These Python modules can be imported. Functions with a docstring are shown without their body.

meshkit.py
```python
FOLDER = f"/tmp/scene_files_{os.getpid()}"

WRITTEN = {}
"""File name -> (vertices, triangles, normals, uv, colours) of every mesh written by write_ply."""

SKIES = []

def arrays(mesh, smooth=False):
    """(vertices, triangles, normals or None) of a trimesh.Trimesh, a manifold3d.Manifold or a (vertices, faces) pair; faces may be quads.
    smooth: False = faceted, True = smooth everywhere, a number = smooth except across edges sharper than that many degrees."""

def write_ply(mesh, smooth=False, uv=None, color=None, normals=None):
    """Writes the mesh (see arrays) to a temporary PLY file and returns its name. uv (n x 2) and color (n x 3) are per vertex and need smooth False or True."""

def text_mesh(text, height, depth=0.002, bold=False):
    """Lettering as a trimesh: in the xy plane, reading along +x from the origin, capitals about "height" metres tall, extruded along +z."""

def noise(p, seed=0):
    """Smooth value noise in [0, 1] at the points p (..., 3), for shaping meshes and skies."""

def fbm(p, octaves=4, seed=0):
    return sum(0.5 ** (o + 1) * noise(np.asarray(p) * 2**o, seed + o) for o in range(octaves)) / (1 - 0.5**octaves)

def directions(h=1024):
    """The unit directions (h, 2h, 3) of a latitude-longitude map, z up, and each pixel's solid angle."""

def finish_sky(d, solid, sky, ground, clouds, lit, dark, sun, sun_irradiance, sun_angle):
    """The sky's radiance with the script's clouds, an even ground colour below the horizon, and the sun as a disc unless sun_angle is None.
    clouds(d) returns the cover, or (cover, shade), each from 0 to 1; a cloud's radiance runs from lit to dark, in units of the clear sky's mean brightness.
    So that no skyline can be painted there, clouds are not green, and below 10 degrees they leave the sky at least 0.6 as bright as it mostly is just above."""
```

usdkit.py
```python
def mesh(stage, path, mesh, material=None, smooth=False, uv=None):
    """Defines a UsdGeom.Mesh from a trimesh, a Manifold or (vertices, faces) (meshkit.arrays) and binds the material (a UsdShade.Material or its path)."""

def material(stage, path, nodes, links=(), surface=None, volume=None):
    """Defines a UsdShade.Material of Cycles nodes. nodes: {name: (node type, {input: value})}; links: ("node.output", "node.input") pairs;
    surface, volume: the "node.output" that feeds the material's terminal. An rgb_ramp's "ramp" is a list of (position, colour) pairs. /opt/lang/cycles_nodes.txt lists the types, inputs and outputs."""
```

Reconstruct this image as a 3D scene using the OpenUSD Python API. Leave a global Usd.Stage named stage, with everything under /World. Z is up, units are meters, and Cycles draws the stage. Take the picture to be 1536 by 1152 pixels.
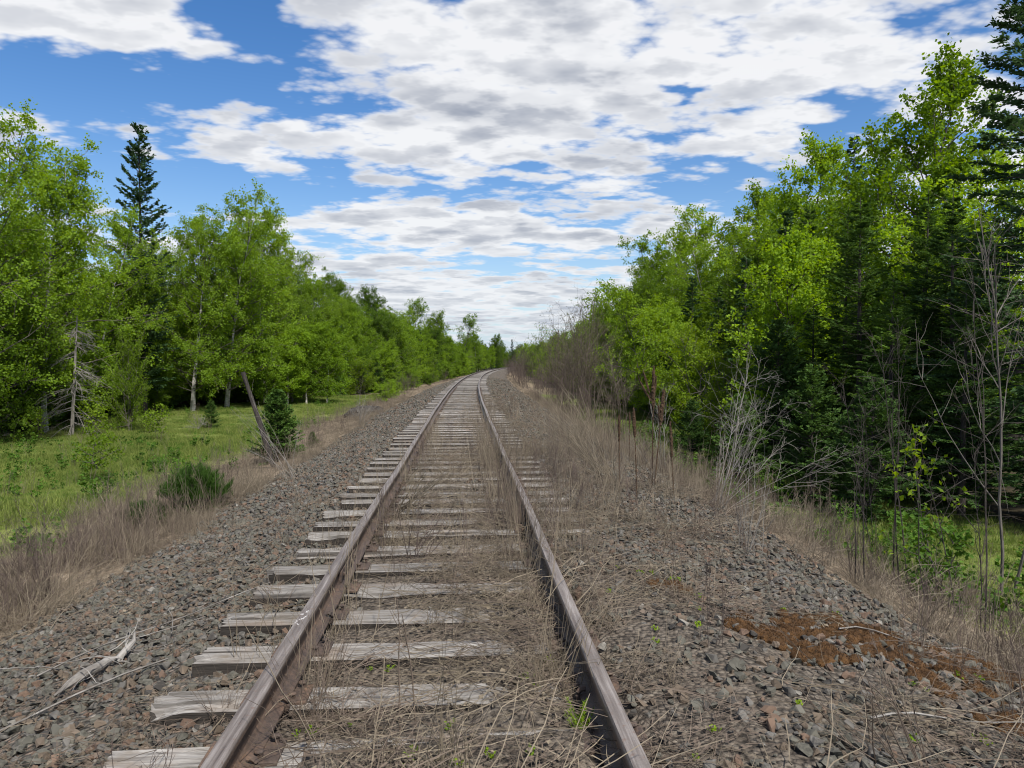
import math, numpy as np, trimesh, usdkit, meshkit
from scipy.spatial import ConvexHull
from pxr import Usd, UsdGeom, UsdLux, UsdShade, Sdf, Gf, Vt

stage = Usd.Stage.CreateInMemory()
UsdGeom.Xform.Define(stage, '/World')
UsdGeom.Scope.Define(stage, '/World/Looks')
LOOKS = '/World/Looks/'

# ------------------------------------------------------------------ camera, sky, sun, exposure
cam = UsdGeom.Camera.Define(stage, '/World/camera')
cam.CreateHorizontalApertureAttr(36.0)
cam.CreateFocalLengthAttr(36.0 * 1065 / 1536)
cam.CreateClippingRangeAttr(Gf.Vec2f(0.05, 5000))
cam.CreateExposureAttr(0.85)
_x = UsdGeom.Xformable(cam)
_x.AddTranslateOp().Set(Gf.Vec3d(0.14, 0, 1.58))
_x.AddRotateZOp().Set(-3.81)
_x.AddRotateXOp().Set(90 - 1.75)

SUN_EL = math.radians(54)
SUN_AZ = math.atan2(0.42, -0.80)
SKY = 0.10
CL_LIT, CL_DARK = (5.1, 5.15, 5.25), (1.75, 1.95, 2.40)

sun = UsdLux.DistantLight.Define(stage, '/World/sun')
sun.CreateNormalizeAttr(True)
sun.CreateIntensityAttr(1.05)
sun.CreateAngleAttr(4.0)
sun.CreateColorAttr(Gf.Vec3f(1.0, 0.955, 0.89))
_x = UsdGeom.Xformable(sun)
_x.AddRotateZOp().Set(-math.degrees(SUN_AZ))
_x.AddRotateXOp().Set(-(90 - math.degrees(SUN_EL)))


class Graph:
    """Collects Cycles nodes; g('noise_texture', {'vector': 'n1.vector'}, scale=3) returns the node's name."""
    def __init__(self):
        self.n, self.l = {}, []

    def __call__(self, kind, ins=None, **kw):
        nm = 'n%d' % (len(self.n) + 1)
        vals = {}
        for q, v in {**(ins or {}), **kw}.items():
            if isinstance(v, str) and '.' in v:
                self.l.append((v, nm + '.' + q))
            else:
                vals[q] = v
        self.n[nm] = (kind, vals)
        return nm

    def m(self, op, a, b=0.5):
        return self('math', dict(value1=a, value2=b), math_type=op) + '.value'

    def ramp(self, fac, stops):
        return self('rgb_ramp', {'fac': fac}, ramp=stops) + '.color'

    def mix(self, fac, a, b, t='mix'):
        return self('mix_color', {'fac': fac, 'a': a, 'b': b}, blend_type=t, use_clamp=False) + '.result'

    def noise(self, vec, scale, detail=3.0, rough=.5, dist=0.0):
        return self('noise_texture', {'vector': vec}, scale=scale, detail=detail, roughness=rough, distortion=dist) + '.fac'

    def range(self, v, a, b, c=0.0, d=1.0):
        return self('map_range', {'value': v}, range_type='smoothstep', from_min=a, from_max=b, to_min=c, to_max=d) + '.result'

    def done(self, name, out, volume=None):
        return usdkit.material(stage, LOOKS + name, self.n, self.l, surface=out, volume=volume)


# cloud masses of the sky in view: place in the cloud plane, radii, weight; everywhere else the plain cloud field goes on
CLOUDS = [(-1.05, 2.03, .24, .20, -.26), (-.62, 2.02, .15, .22, -.20), (-.45, 1.66, .07, .16, -.16), (-1.2, 2.8, .35, .35, -.24), (-.75, 3.05, .28, .20, -.24),
          (.66, 2.0, .13, .05, -.20), (1.24, 2.6, .40, .16, -.17), (1.15, 2.25, .25, .06, -.12), (.26, 2.72, .18, .06, -.16), (.5, 2.95, .22, .06, -.18),
          (.6, 4.1, .3, .12, -.16), (-.97, 1.64, .24, .13, .24), (-.66, 1.72, .06, .07, .18), (.05, 1.9, .5, .4, .17), (.8, 1.8, .7, .35, .14),
          (-.2, 2.5, .5, .25, .15), (.8, 2.4, .5, .2, .11), (.1, 3.45, .8, .3, .24), (0, 5.6, 4, 1.6, .16)]


def sky_material():
    g = Graph()
    tc = g('texture_coordinate')
    sp = g('separate_xyz', {'vector': tc + '.generated'})
    z = g.m('maximum', sp + '.z', 0.0)
    den = g.m('add', z, .10)
    px, py = g.m('divide', sp + '.x', den), g.m('divide', sp + '.y', den)
    # heights in the cloud deck show as billows: the plane is stretched less and less with distance
    lift = g.m('multiply', z, 2.2)
    far = g.m('multiply', py, .05)

    def at(dx=0.0, dy=0.0, w=3.7):
        return g('combine_xyz', {'x': g.m('add', px, dx), 'y': g.m('add', py, dy), 'z': g.m('add', lift, w)}) + '.vector'

    def billow(p, sc):
        v = g('voronoi_texture', {'vector': p}, dimensions='2D', feature='f1', scale=sc, detail=3.0, roughness=.5, lacunarity=2.2) + '.distance'
        return g.m('subtract', 1.0, v)

    def density(dx=0.0, dy=0.0):
        p = g('mapping', {'vector': at(dx, dy)}, scale=(.82, 1.08, 1)) + '.vector'
        n = g.noise(p, 2.4, 9.0, .54)
        b = billow(g('mapping', {'vector': p}, scale=(1, 1, .6)) + '.vector', 5.2)
        return g.m('add', g.m('multiply', n, .765), g.m('multiply', b, .235)), b, p
    f, b0, p0 = density()
    wx = g.noise(p0, 3.1, 4.0)
    wy = g.noise(at(7.3, 2.1, 5.5), 3.1, 4.0)
    bx_ = g.m('add', px, g.m('multiply', g.m('subtract', wx, .5), .5))
    by_ = g.m('add', py, g.m('multiply', g.m('subtract', wy, .5), .5))
    bias = None
    for (bx, by, rx, ry, w) in CLOUDS:
        u = g.m('multiply', g.m('subtract', bx_, bx), 1 / rx)
        v = g.m('multiply', g.m('subtract', by_, by), 1 / ry)
        e = g.m('exponent', g.m('multiply', g.m('add', g.m('multiply', u, u), g.m('multiply', v, v)), -1.0))
        e = g.m('multiply', e, w)
        bias = e if bias is None else g.m('add', bias, e)
    dens = g.m('add', f, bias)
    cov = g.range(dens, CV0, CV1)
    f2, b2, _ = density(-.015, far)
    f0 = g.noise(at(0, 0), 1.9, 3.0, .5)
    f3 = g.noise(at(-.03, g.m('multiply', py, .07)), 1.9, 3.0, .5)
    rel = g('map_range', {'value': g.m('subtract', f, f2)}, range_type='linear', from_min=-.06, from_max=.07, clamp=True) + '.result'
    rel2 = g('map_range', {'value': g.m('subtract', f0, f3)}, range_type='linear', from_min=-.06, from_max=.08, clamp=True) + '.result'
    patch = g.noise(at(5.2, 3.3), 1.3, 3.0, .5)
    shade = g.m('add', g.m('multiply', rel, .30), g.m('multiply', rel2, .38))
    shade = g.m('add', shade, g.m('multiply', g.range(patch, .42, .68), .30))
    shade = g.m('add', g.m('subtract', shade, .26), g.m('multiply', g.range(dens, CV1, CV1 + .30), .34))
    shade = g.m('multiply', shade, g.range(dens, CV0 + .02, CV1 + .03))
    shade = g('clamp', {'value': shade}) + '.result'
    cc = g.mix(shade, CL_LIT, CL_DARK)
    sk = g('sky_texture', sky_type='single_scattering', sun_disc=False, sun_elevation=SUN_EL, sun_rotation=SUN_AZ, aerosol_density=.6) + '.color'
    sk = g('hsv', {'color': sk}, hue=.507, saturation=1.36, value=.84) + '.color'
    sk = g.mix(g.m('exponent', g.m('multiply', z, -13.0)), sk, (2.5, 3.4, 4.5))
    mx = g.mix(g.m('multiply', cov, .97), sk, cc)
    mx = g.mix(g.m('multiply', g.m('exponent', g.m('multiply', z, -16.0)), .72), mx, (3.5, 3.95, 4.5))
    return g.done('sky_material', g('background_shader', {'color': mx}, strength=SKY) + '.background')


CV0, CV1 = .382, .530
dome = UsdLux.DomeLight.Define(stage, '/World/sky')
UsdShade.MaterialBindingAPI.Apply(dome.GetPrim()).Bind(sky_material())
dome.GetPrim().SetCustomDataByKey('kind', 'structure')


# ------------------------------------------------------------------ helpers: prims
COUNT = {}


def numbered(parent, name):
    k = COUNT.get((parent, name), 0)
    COUNT[(parent, name)] = k + 1
    return f'{parent}/{name}' + ('' if k == 0 else '_%03d' % k)


def tag(prim, label=None, cat=None, group=None, kind=None):
    for k, v in (('label', label), ('category', cat), ('group', group), ('kind', kind)):
        if v:
            prim.SetCustomDataByKey(k, v)
    return prim


def obj(name, mesh, mat, parent='/World', smooth=False, **kw):
    p = usdkit.mesh(stage, numbered(parent, name), mesh, mat, smooth=smooth).GetPrim()
    tag(p, **kw)
    return str(p.GetPath())


def thing(name, label, cat, loc=(0, 0, 0), rz=0.0, scale=None, group=None, path=None, ref=None):
    path = path or numbered('/World', name)
    x = UsdGeom.Xform.Define(stage, path)
    if ref:
        x.GetPrim().GetReferences().AddInternalReference(ref)
        x.GetPrim().SetInstanceable(True)
    x.AddTranslateOp().Set(Gf.Vec3d(*map(float, loc)))
    x.AddRotateZOp().Set(float(rz))
    if scale is not None:
        x.AddScaleOp().Set(Gf.Vec3f(*map(float, scale if np.ndim(scale) else (scale,) * 3)))
    tag(x.GetPrim(), label, cat, group)
    return path


def proto(name):
    """A class prim under /World whose children are the parts of a kind of thing."""
    return str(stage.CreateClassPrim('/World/' + name).GetPath())


def instancer(path, protos, which, pos, rz, scale, tilt=None, **kw):
    """protos: list of (mesh, material, smooth). pos (n,3), rz radians (n), scale (n) or (n,3), tilt (n,2) small tilts in radians."""
    pi = UsdGeom.PointInstancer.Define(stage, path)
    for i, (m, mat, sm) in enumerate(protos):
        q = f'{path}/variants/{PLAIN[i]}'
        usdkit.mesh(stage, q, m, mat, smooth=sm)
        pi.GetPrototypesRel().AddTarget(q)
    n = len(pos)
    scale = np.asarray(scale, float)
    if scale.ndim == 1:
        scale = np.repeat(scale[:, None], 3, 1)
    cz, sz = np.cos(rz / 2), np.sin(rz / 2)
    q = np.stack([cz, 0 * cz, 0 * cz, sz], 1)
    if tilt is not None:
        cx, sx = np.cos(tilt[:, 0] / 2), np.sin(tilt[:, 0] / 2)
        cy, sy = np.cos(tilt[:, 1] / 2), np.sin(tilt[:, 1] / 2)
        t = np.stack([cx * cy, sx * cy, cx * sy, -sx * sy], 1)
        a, b = t, q
        q = np.stack([a[:, 0]*b[:, 0]-a[:, 1]*b[:, 1]-a[:, 2]*b[:, 2]-a[:, 3]*b[:, 3],
                      a[:, 0]*b[:, 1]+a[:, 1]*b[:, 0]+a[:, 2]*b[:, 3]-a[:, 3]*b[:, 2],
                      a[:, 0]*b[:, 2]-a[:, 1]*b[:, 3]+a[:, 2]*b[:, 0]+a[:, 3]*b[:, 1],
                      a[:, 0]*b[:, 3]+a[:, 1]*b[:, 2]-a[:, 2]*b[:, 1]+a[:, 3]*b[:, 0]], 1)
    pi.CreateProtoIndicesAttr(Vt.IntArray.FromNumpy(np.asarray(which, np.int32)))
    pi.CreatePositionsAttr(Vt.Vec3fArray.FromNumpy(np.asarray(pos, np.float32)))
    pi.CreateScalesAttr(Vt.Vec3fArray.FromNumpy(scale.astype(np.float32)))
    pi.CreateOrientationsAttr(Vt.QuathArray([Gf.Quath(*map(float, r)) for r in q]))
    tag(pi.GetPrim(), **kw)
    return pi


PLAIN = ['round_variant', 'flat_variant', 'long_variant', 'small_variant', 'broad_variant', 'sharp_variant', 'dark_variant', 'pale_variant',
         'brown_variant', 'grey_variant', 'thin_variant', 'thick_variant', 'bent_variant', 'straight_variant', 'red_variant', 'green_variant']

# ------------------------------------------------------------------ helpers: the lie of the land
CURVE_Y, CURVE_R = 18.0, 1300.0


def cx(y):
    t = np.maximum(np.asarray(y, float) - CURVE_Y, 0)
    return t * t / (2 * CURVE_R)


def heading(y):
    return np.maximum(np.asarray(y, float) - CURVE_Y, 0) / CURVE_R


PROFILE_S = [-400, -60, -30, -18, -9, -6.2, -5.0, -3.7, -2.7, -2.0, -1.45, -1.25, -.55, .55, 1.25, 1.6, 2.6, 3.5, 4.4, 5.6, 7.0, 12, 30, 60, 400]
PROFILE_Z = [-1.0, -1.0, -1.1, -1.25, -1.28, -1.2, -1.02, -.76, -.48, -.26, -.135, -.085, -.065, -.05, -.045, -.06, -.14, -.36, -.74, -1.15, -1.25, -1.3, -1.1, -1.0, -1.0]


def ground_z(x, y, rough=1.0):
    x, y = np.asarray(x, float), np.asarray(y, float)
    s = x - cx(y)
    z = np.interp(s, PROFILE_S, PROFILE_Z)
    off = np.clip((np.abs(s) - 1.5) / 2.5, 0, 1)
    p = np.stack([x * .35, y * .35, 0 * x], -1)
    z = z + rough * off * .22 * (meshkit.fbm(p, 3, 5) - .5)
    p2 = np.stack([x * 2.1, y * 2.1, 0 * x], -1)
    return z + rough * .05 * (meshkit.fbm(p2, 2, 9) - .5) * (.35 + .65 * off)


# ------------------------------------------------------------------ helpers: meshes
def unit(v):
    return v / np.maximum(np.linalg.norm(v, axis=-1, keepdims=True), 1e-9)


def tubes(P, R, sides=3):
    """(m,n,3) polylines with (m,n) radii as thin tubes."""
    P, R = np.asarray(P, float), np.asarray(R, float)
    m, n, _ = P.shape
    T = unit(np.gradient(P, axis=1))
    ref = np.where(np.abs(T[:, :1, 2:]) < .85, [0, 0, 1.0], [1.0, 0, 0])
    A = unit(np.cross(T, np.broadcast_to(ref, T.shape)))
    B = np.cross(T, A)
    ang = np.arange(sides) * 2 * np.pi / sides
    V = P[:, :, None] + R[:, :, None, None] * (np.cos(ang)[:, None] * A[:, :, None] + np.sin(ang)[:, None] * B[:, :, None])
    i, j = np.meshgrid(np.arange(n - 1), np.arange(sides), indexing='ij')
    a, b = i * sides + j, i * sides + (j + 1) % sides
    q = np.stack([a, b, b + sides, a + sides], -1).reshape(-1, 4)
    f = np.vstack([q[:, [0, 1, 2]], q[:, [0, 2, 3]]])
    F = (f[None] + (np.arange(m) * n * sides)[:, None, None]).reshape(-1, 3)
    return V.reshape(-1, 3), F


def join(*parts):
    parts = [p for p in parts if p is not None and len(p[0])]
    at = np.cumsum([0] + [len(p[0]) for p in parts])
    return np.vstack([p[0] for p in parts]), np.vstack([p[1] + a for p, a in zip(parts, at)])


def grow(rng, O, D, L, n=5, wob=.15, up=0.0):
    """Lines from origins O in directions D of lengths L: n points each, wandering by wob and bending by up per step."""
    m = len(O)
    P = np.zeros((m, n, 3))
    P[:, 0] = O
    d = unit(D.copy())
    step = (np.asarray(L) / (n - 1))[:, None]
    for i in range(1, n):
        d = unit(d + rng.normal(0, wob, (m, 3)) + np.array([0, 0, up]))
        P[:, i] = P[:, i - 1] + d * step
    return P


def at_param(P, t):
    """Points and tangents at t in [0,1] on every line; t (m,k)."""
    n = P.shape[1]
    u = np.clip(t, 0, .9999) * (n - 1)
    i = u.astype(int)
    fr = (u - i)[..., None]
    r = np.arange(len(P))[:, None]
    a, b = P[r, i], P[r, i + 1]
    return a * (1 - fr) + b * fr, unit(b - a)


def leaves(rng, C, size, aspect=.75, up=.55, droop=0.0, fold=.12):
    """One rhombic leaf (2 triangles, slightly folded) at every centre."""
    n = len(C)
    nrm = unit(rng.normal(0, 1, (n, 3)) * (1 - up) + np.array([0, 0, up]))
    d = rng.normal(0, 1, (n, 3)) + np.array([0, 0, -droop])
    d = unit(d - (d * nrm).sum(1, keepdims=True) * nrm)
    w = np.cross(nrm, d)
    s = (size * rng.uniform(.6, 1.25, n))[:, None]
    v = np.stack([C - d * s * .5, C + w * s * .5 * aspect + nrm * s * fold, C + d * s * .5, C - w * s * .5 * aspect + nrm * s * fold], 1)
    base = np.arange(n)[:, None] * 4
    f = np.concatenate([base + [0, 1, 2], base + [0, 2, 3]])
    return v.reshape(-1, 3), f


def blades(rng, P, W):
    """(m,n,3) lines as flat tapering ribbons (grass): width W (m)."""
    m, n, _ = P.shape
    side = unit(rng.normal(0, 1, (m, 3)) * np.array([1, 1, .2]))[:, None]
    w = (np.asarray(W)[:, None] * np.linspace(1, .08, n)[None])[..., None] * .5
    V = np.stack([P - side * w, P + side * w], 2)
    i = np.arange(n - 1)
    q = np.stack([2 * i, 2 * i + 1, 2 * i + 3, 2 * i + 2], -1)
    f = np.vstack([q[:, [0, 1, 2]], q[:, [0, 2, 3]]])
    F = (f[None] + (np.arange(m) * n * 2)[:, None, None]).reshape(-1, 3)
    return V.reshape(-1, 3), F


def stone_mesh(rng, n=11, flat=.6):
    p = unit(rng.normal(0, 1, (n, 3))) * rng.uniform(.7, 1.0, (n, 1)) * np.array([1, rng.uniform(.65, 1), flat])
    h = ConvexHull(p)
    f = h.simplices.copy()
    c = p[f]
    nn = np.cross(c[:, 1] - c[:, 0], c[:, 2] - c[:, 0])
    flip = (nn * h.equations[:, :3]).sum(1) < 0
    f[flip] = f[flip][:, ::-1]
    return p[h.vertices] * .5, np.searchsorted(h.vertices, f)


# ------------------------------------------------------------------ materials
def leaf_material(name, stops, trans=.52, var=.9):
    g = Graph()
    geo = g('geometry')
    tc = g('texture_coordinate')
    oi = g('object_info')
    big = g.noise(tc + '.object', .9, 2.0)
    fac = g.m('add', g.m('multiply', geo + '.random_per_island', .55), g.m('multiply', big, .55))
    fac = g.m('add', fac, g.m('multiply', g.m('subtract', oi + '.random', .5), .55))
    col = g.ramp(g.m('subtract', fac, .05), stops)
    p = g('principled_bsdf', {'base_color': col}, roughness=.75, specular_ior_level=.12)
    tcol = g('hsv', {'color': col}, hue=.485, saturation=1.12, value=1.35) + '.color'
    t = g('translucent_bsdf', {'color': tcol})
    return g.done(name, g('mix_closure', {'fac': trans, 'closure1': p + '.BSDF', 'closure2': t + '.BSDF'}) + '.closure')


def plain_material(name, stops, scale=6.0, rough=.85, bump=0.0, bscale=None, detail=4.0, stretch=(1, 1, 1), spec=.3, island=0.0):
    g = Graph()
    tc = g('texture_coordinate')
    v = g('mapping', {'vector': tc + '.object'}, scale=stretch) + '.vector'
    f = g.noise(v, scale, detail, .6)
    f = g.range(f, .25, .75)
    if island:
        geo = g('geometry')
        f = g.m('add', g.m('multiply', f, 1 - island), g.m('multiply', geo + '.random_per_island', island))
    ins = {'base_color': g.ramp(f, stops)}
    if bump:
        ins['normal'] = g('bump', {'height': g.noise(v, bscale or scale * 4, 4.0, .6)}, strength=bump, distance=.02) + '.normal'
    return g.done(name, g('principled_bsdf', ins, roughness=rough, specular_ior_level=spec) + '.BSDF')


M = {}
M['leaf_birch'] = leaf_material('birch_leaf', [(0, (0.088, 0.155, 0.018)), (.45, (0.175, 0.278, 0.029)), (.8, (0.264, 0.378, 0.044)), (1, (0.352, 0.458, 0.066))])
M['leaf_deep'] = leaf_material('deep_green_leaf', [(0, (0.059, 0.111, 0.015)), (.45, (0.126, 0.201, 0.024)), (.8, (0.206, 0.288, 0.037)), (1, (0.292, 0.364, 0.055))])
M['leaf_aspen'] = leaf_material('aspen_leaf', [(0, (0.094, 0.168, 0.018)), (.45, (0.193, 0.304, 0.029)), (.8, (0.293, 0.422, 0.044)), (1, (0.398, 0.520, 0.066))])
M['leaf_fresh'] = leaf_material('fresh_birch_leaf', [(0, (0.098, 0.173, 0.016)), (.45, (0.186, 0.299, 0.026)), (.8, (0.265, 0.389, 0.038)), (1, (0.352, 0.462, 0.060))])
M['leaf_yellow'] = leaf_material('young_leaf', [(0, (.09, .15, .014)), (.45, (.17, .26, .022)), (.8, (.27, .36, .034)), (1, (.38, .43, .06))])
M['leaf_olive'] = leaf_material('olive_bud', [(0, (.06, .065, .02)), (.5, (.10, .115, .03)), (1, (.15, .17, .045))], trans=.25)
M['needle'] = leaf_material('spruce_needle', [(0, (0.028, 0.056, 0.023)), (.5, (0.057, 0.110, 0.036)), (.85, (0.099, 0.168, 0.046)), (1, (0.138, 0.228, 0.055))], trans=.25)
M['needle_light'] = leaf_material('light_spruce_needle', [(0, (0.043, 0.087, 0.020)), (.5, (0.093, 0.169, 0.031)), (.85, (0.159, 0.258, 0.044)), (1, (0.225, 0.338, 0.055))], trans=.28)
M['needle_pine'] = leaf_material('pine_needle', [(0, (.022, .050, .008)), (.5, (.050, .105, .014)), (1, (.10, .18, .025))], trans=.15)
M['bark_birch'] = plain_material('birch_bark', [(0, (.10, .085, .07)), (.35, (.30, .28, .25)), (1, (.46, .44, .40))], 3.0, stretch=(1, 1, 3.5))
M['bark_grey'] = plain_material('grey_bark', [(0, (.045, .038, .032)), (1, (.14, .125, .11))], 5.0, stretch=(3, 3, .7), bump=.5)
M['bark_dark'] = plain_material('dark_bark', [(0, (.022, .018, .015)), (1, (.065, .054, .046))], 6.0, stretch=(3, 3, .8), bump=.5)
M['limb'] = plain_material('brown_limb_bark', [(0, (.040, .033, .027)), (1, (.115, .098, .082))], 4.0)
M['twig_brown'] = plain_material('brown_twig', [(0, (.060, .047, .037)), (1, (.155, .126, .10))], 3.0, island=.5)
M['twig_dead'] = plain_material('dead_grey_wood', [(0, (.115, .105, .092)), (1, (.27, .25, .22))], 4.0, island=.4)
M['twig_purple'] = plain_material('purplish_brown_stem', [(0, (.055, .040, .034)), (1, (.135, .104, .089))], 3.0, island=.5)
M['wood_pale'] = plain_material('bleached_driftwood', [(0, (.065, .058, .050)), (.5, (.15, .138, .124)), (1, (.26, .246, .226))], 5.0, stretch=(1, 1, 1), bump=.6, bscale=30)
M['post'] = plain_material('creosoted_post', [(0, (.012, .010, .009)), (1, (.05, .042, .036))], 8.0, stretch=(4, 4, .6), bump=.8)
M['straw'] = plain_material('dry_straw', [(0, (.10, .080, .055)), (.45, (.26, .217, .155)), (.8, (.41, .355, .265)), (1, (.60, .54, .43))], 1.5, rough=.7, island=.75)
M['straw_brown'] = plain_material('brown_dry_weed', [(0, (.078, .058, .043)), (.5, (.165, .130, .100)), (1, (.29, .24, .185))], 1.5, rough=.8, island=.75)
M['mullein'] = plain_material('mullein_seed_head', [(0, (.030, .018, .010)), (1, (.095, .055, .028))], 60.0, bump=1.0, bscale=160)
M['moss'] = plain_material('rusty_moss', [(0, (.048, .024, .009)), (.5, (.115, .056, .017)), (1, (.19, .105, .032))], 40.0, bump=1.0, bscale=220, island=.4)
M['grass'] = leaf_material('meadow_blade', [(0, (0.100, 0.131, 0.029)), (.5, (0.185, 0.222, 0.055)), (.8, (0.260, 0.278, 0.088)), (1, (0.370, 0.343, 0.165))], trans=.3)
M['weed_green'] = leaf_material('weed_leaf', [(0, (0.038, 0.083, 0.010)), (.5, (0.079, 0.161, 0.020)), (1, (0.143, 0.240, 0.035))], trans=.32)
M['lime'] = leaf_material('lime_weed', [(0, (.12, .20, .012)), (.5, (.21, .31, .02)), (1, (.36, .44, .04))], trans=.3)


def iron(name, top):
    g = Graph()
    geo = g('geometry')
    tc = g('texture_coordinate')
    f = g.m('add', g.m('multiply', g.noise(g('mapping', {'vector': tc + '.object'}, scale=(1, .35, 1)) + '.vector', 7.0, 8.0, .7), .65), g.m('multiply', g.noise(tc + '.object', 45.0, 4.0, .6), .35))
    rust = g.ramp(f, [(.32, (.020, .015, .013)), (.46, (.050, .036, .029)), (.56, (.082, .055, .040)), (.68, (.150, .088, .052))])
    out, rough = rust, .75
    if top:
        sep = g('separate_xyz', {'vector': geo + '.position'})
        worn = g.range(sep + '.z', top - .022, top - .006)
        streak = g.noise(g('mapping', {'vector': geo + '.position'}, scale=(30, 1.3, 30)) + '.vector', 1.6, 6.0, .65)
        steel = g.ramp(streak, [(.30, (.060, .048, .042)), (.5, (.125, .107, .096)), (.68, (.22, .198, .184))])
        spots = g.range(g.noise(tc + '.object', 38.0, 4.0), .58, .72, 0, .6)
        steel = g.mix(spots, steel, (.115, .075, .055))
        out = g.mix(worn, rust, steel)
    b = g('bump', {'height': g.noise(tc + '.object', 70.0, 5.0, .6)}, strength=.6, distance=.006) + '.normal'
    return g.done(name, g('principled_bsdf', {'base_color': out, 'normal': b}, roughness=.50 if top else .78, specular_ior_level=.4) + '.BSDF')


RAIL_TOP = .175
M['rail'] = iron('rusty_rail', RAIL_TOP)
M['iron'] = iron('dark_rusty_iron', None)


def tie_wood():
    g = Graph()
    tc = g('texture_coordinate')
    oi = g('object_info')
    v = g('mapping', {'vector': tc + '.object'}, scale=(1.2, 16, 16)) + '.vector'
    grain = g.noise(v, 3.0, 8.0, .7, .25)
    blot = g.noise(tc + '.object', 2.6, 4.0, .6)
    col = g.ramp(grain, [(.28, (.045, .038, .033)), (.45, (.135, .124, .111)), (.62, (.235, .222, .205)), (.8, (.335, .322, .302))])
    col = g.mix(g.range(blot, .50, .72, 0, .7), col, (.165, .125, .092))
    dirt = g.range(g.noise(tc + '.object', 5.0, 5.0, .6), .55, .7, 0, .55)
    col = g.mix(dirt, col, (.13, .105, .078))
    geo = g('geometry')
    nz = g('separate_xyz', {'vector': geo + '.true_normal'})
    weather = g.range(nz + '.z', .15, .7)          # the sides keep their creosote, only the top is bleached
    col = g.mix(weather, g.mix(grain, (.014, .012, .010), (.058, .049, .041)), col)
    tone = g('map_range', {'value': oi + '.random'}, from_min=0.0, from_max=1.0, to_min=.72, to_max=1.15) + '.result'
    col = g('hsv', {'color': col, 'value': tone}, hue=.5, saturation=.95) + '.color'
    b = g('bump', {'height': grain}, strength=.9, distance=.012) + '.normal'
    return g.done('weathered_sleeper_wood', g('principled_bsdf', {'base_color': col, 'normal': b}, roughness=.88, specular_ior_level=.2) + '.BSDF')


M['tie'] = tie_wood()


def ground_material():
    """Grass, dry litter and forest floor by the vertex data cover: r green, g dry straw, b forest floor."""
    g = Graph()
    geo = g('geometry')
    cov = g('attribute', attribute='cover')
    sep = g('separate_color', {'color': cov + '.color'})
    pos = geo + '.position'
    n1 = g.noise(pos, .55, 5.0, .6)
    n2 = g.noise(pos, 7.0, 5.0, .65)
    n3 = g.noise(pos, 2.2, 5.0, .6)
    green = g.ramp(g.m('add', g.m('multiply', n1, .5), g.m('multiply', n2, .5)), [(.3, (.055, .080, .018)), (.5, (.11, .14, .032)), (.7, (.18, .19, .06))])
    dry = g.ramp(n2, [(.3, (.085, .064, .044)), (.5, (.165, .128, .090)), (.7, (.265, .215, .155))])
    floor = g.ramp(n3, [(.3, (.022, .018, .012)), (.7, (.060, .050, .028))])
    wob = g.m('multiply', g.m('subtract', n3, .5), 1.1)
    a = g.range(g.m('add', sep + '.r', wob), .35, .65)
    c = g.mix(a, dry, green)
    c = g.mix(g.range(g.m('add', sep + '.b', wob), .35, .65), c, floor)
    b = g('bump', {'height': n2}, strength=1.0, distance=.06) + '.normal'
    return g.done('ground_cover', g('principled_bsdf', {'base_color': c, 'normal': b}, roughness=.95, specular_ior_level=.1) + '.BSDF')


M['ground'] = ground_material()


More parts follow.
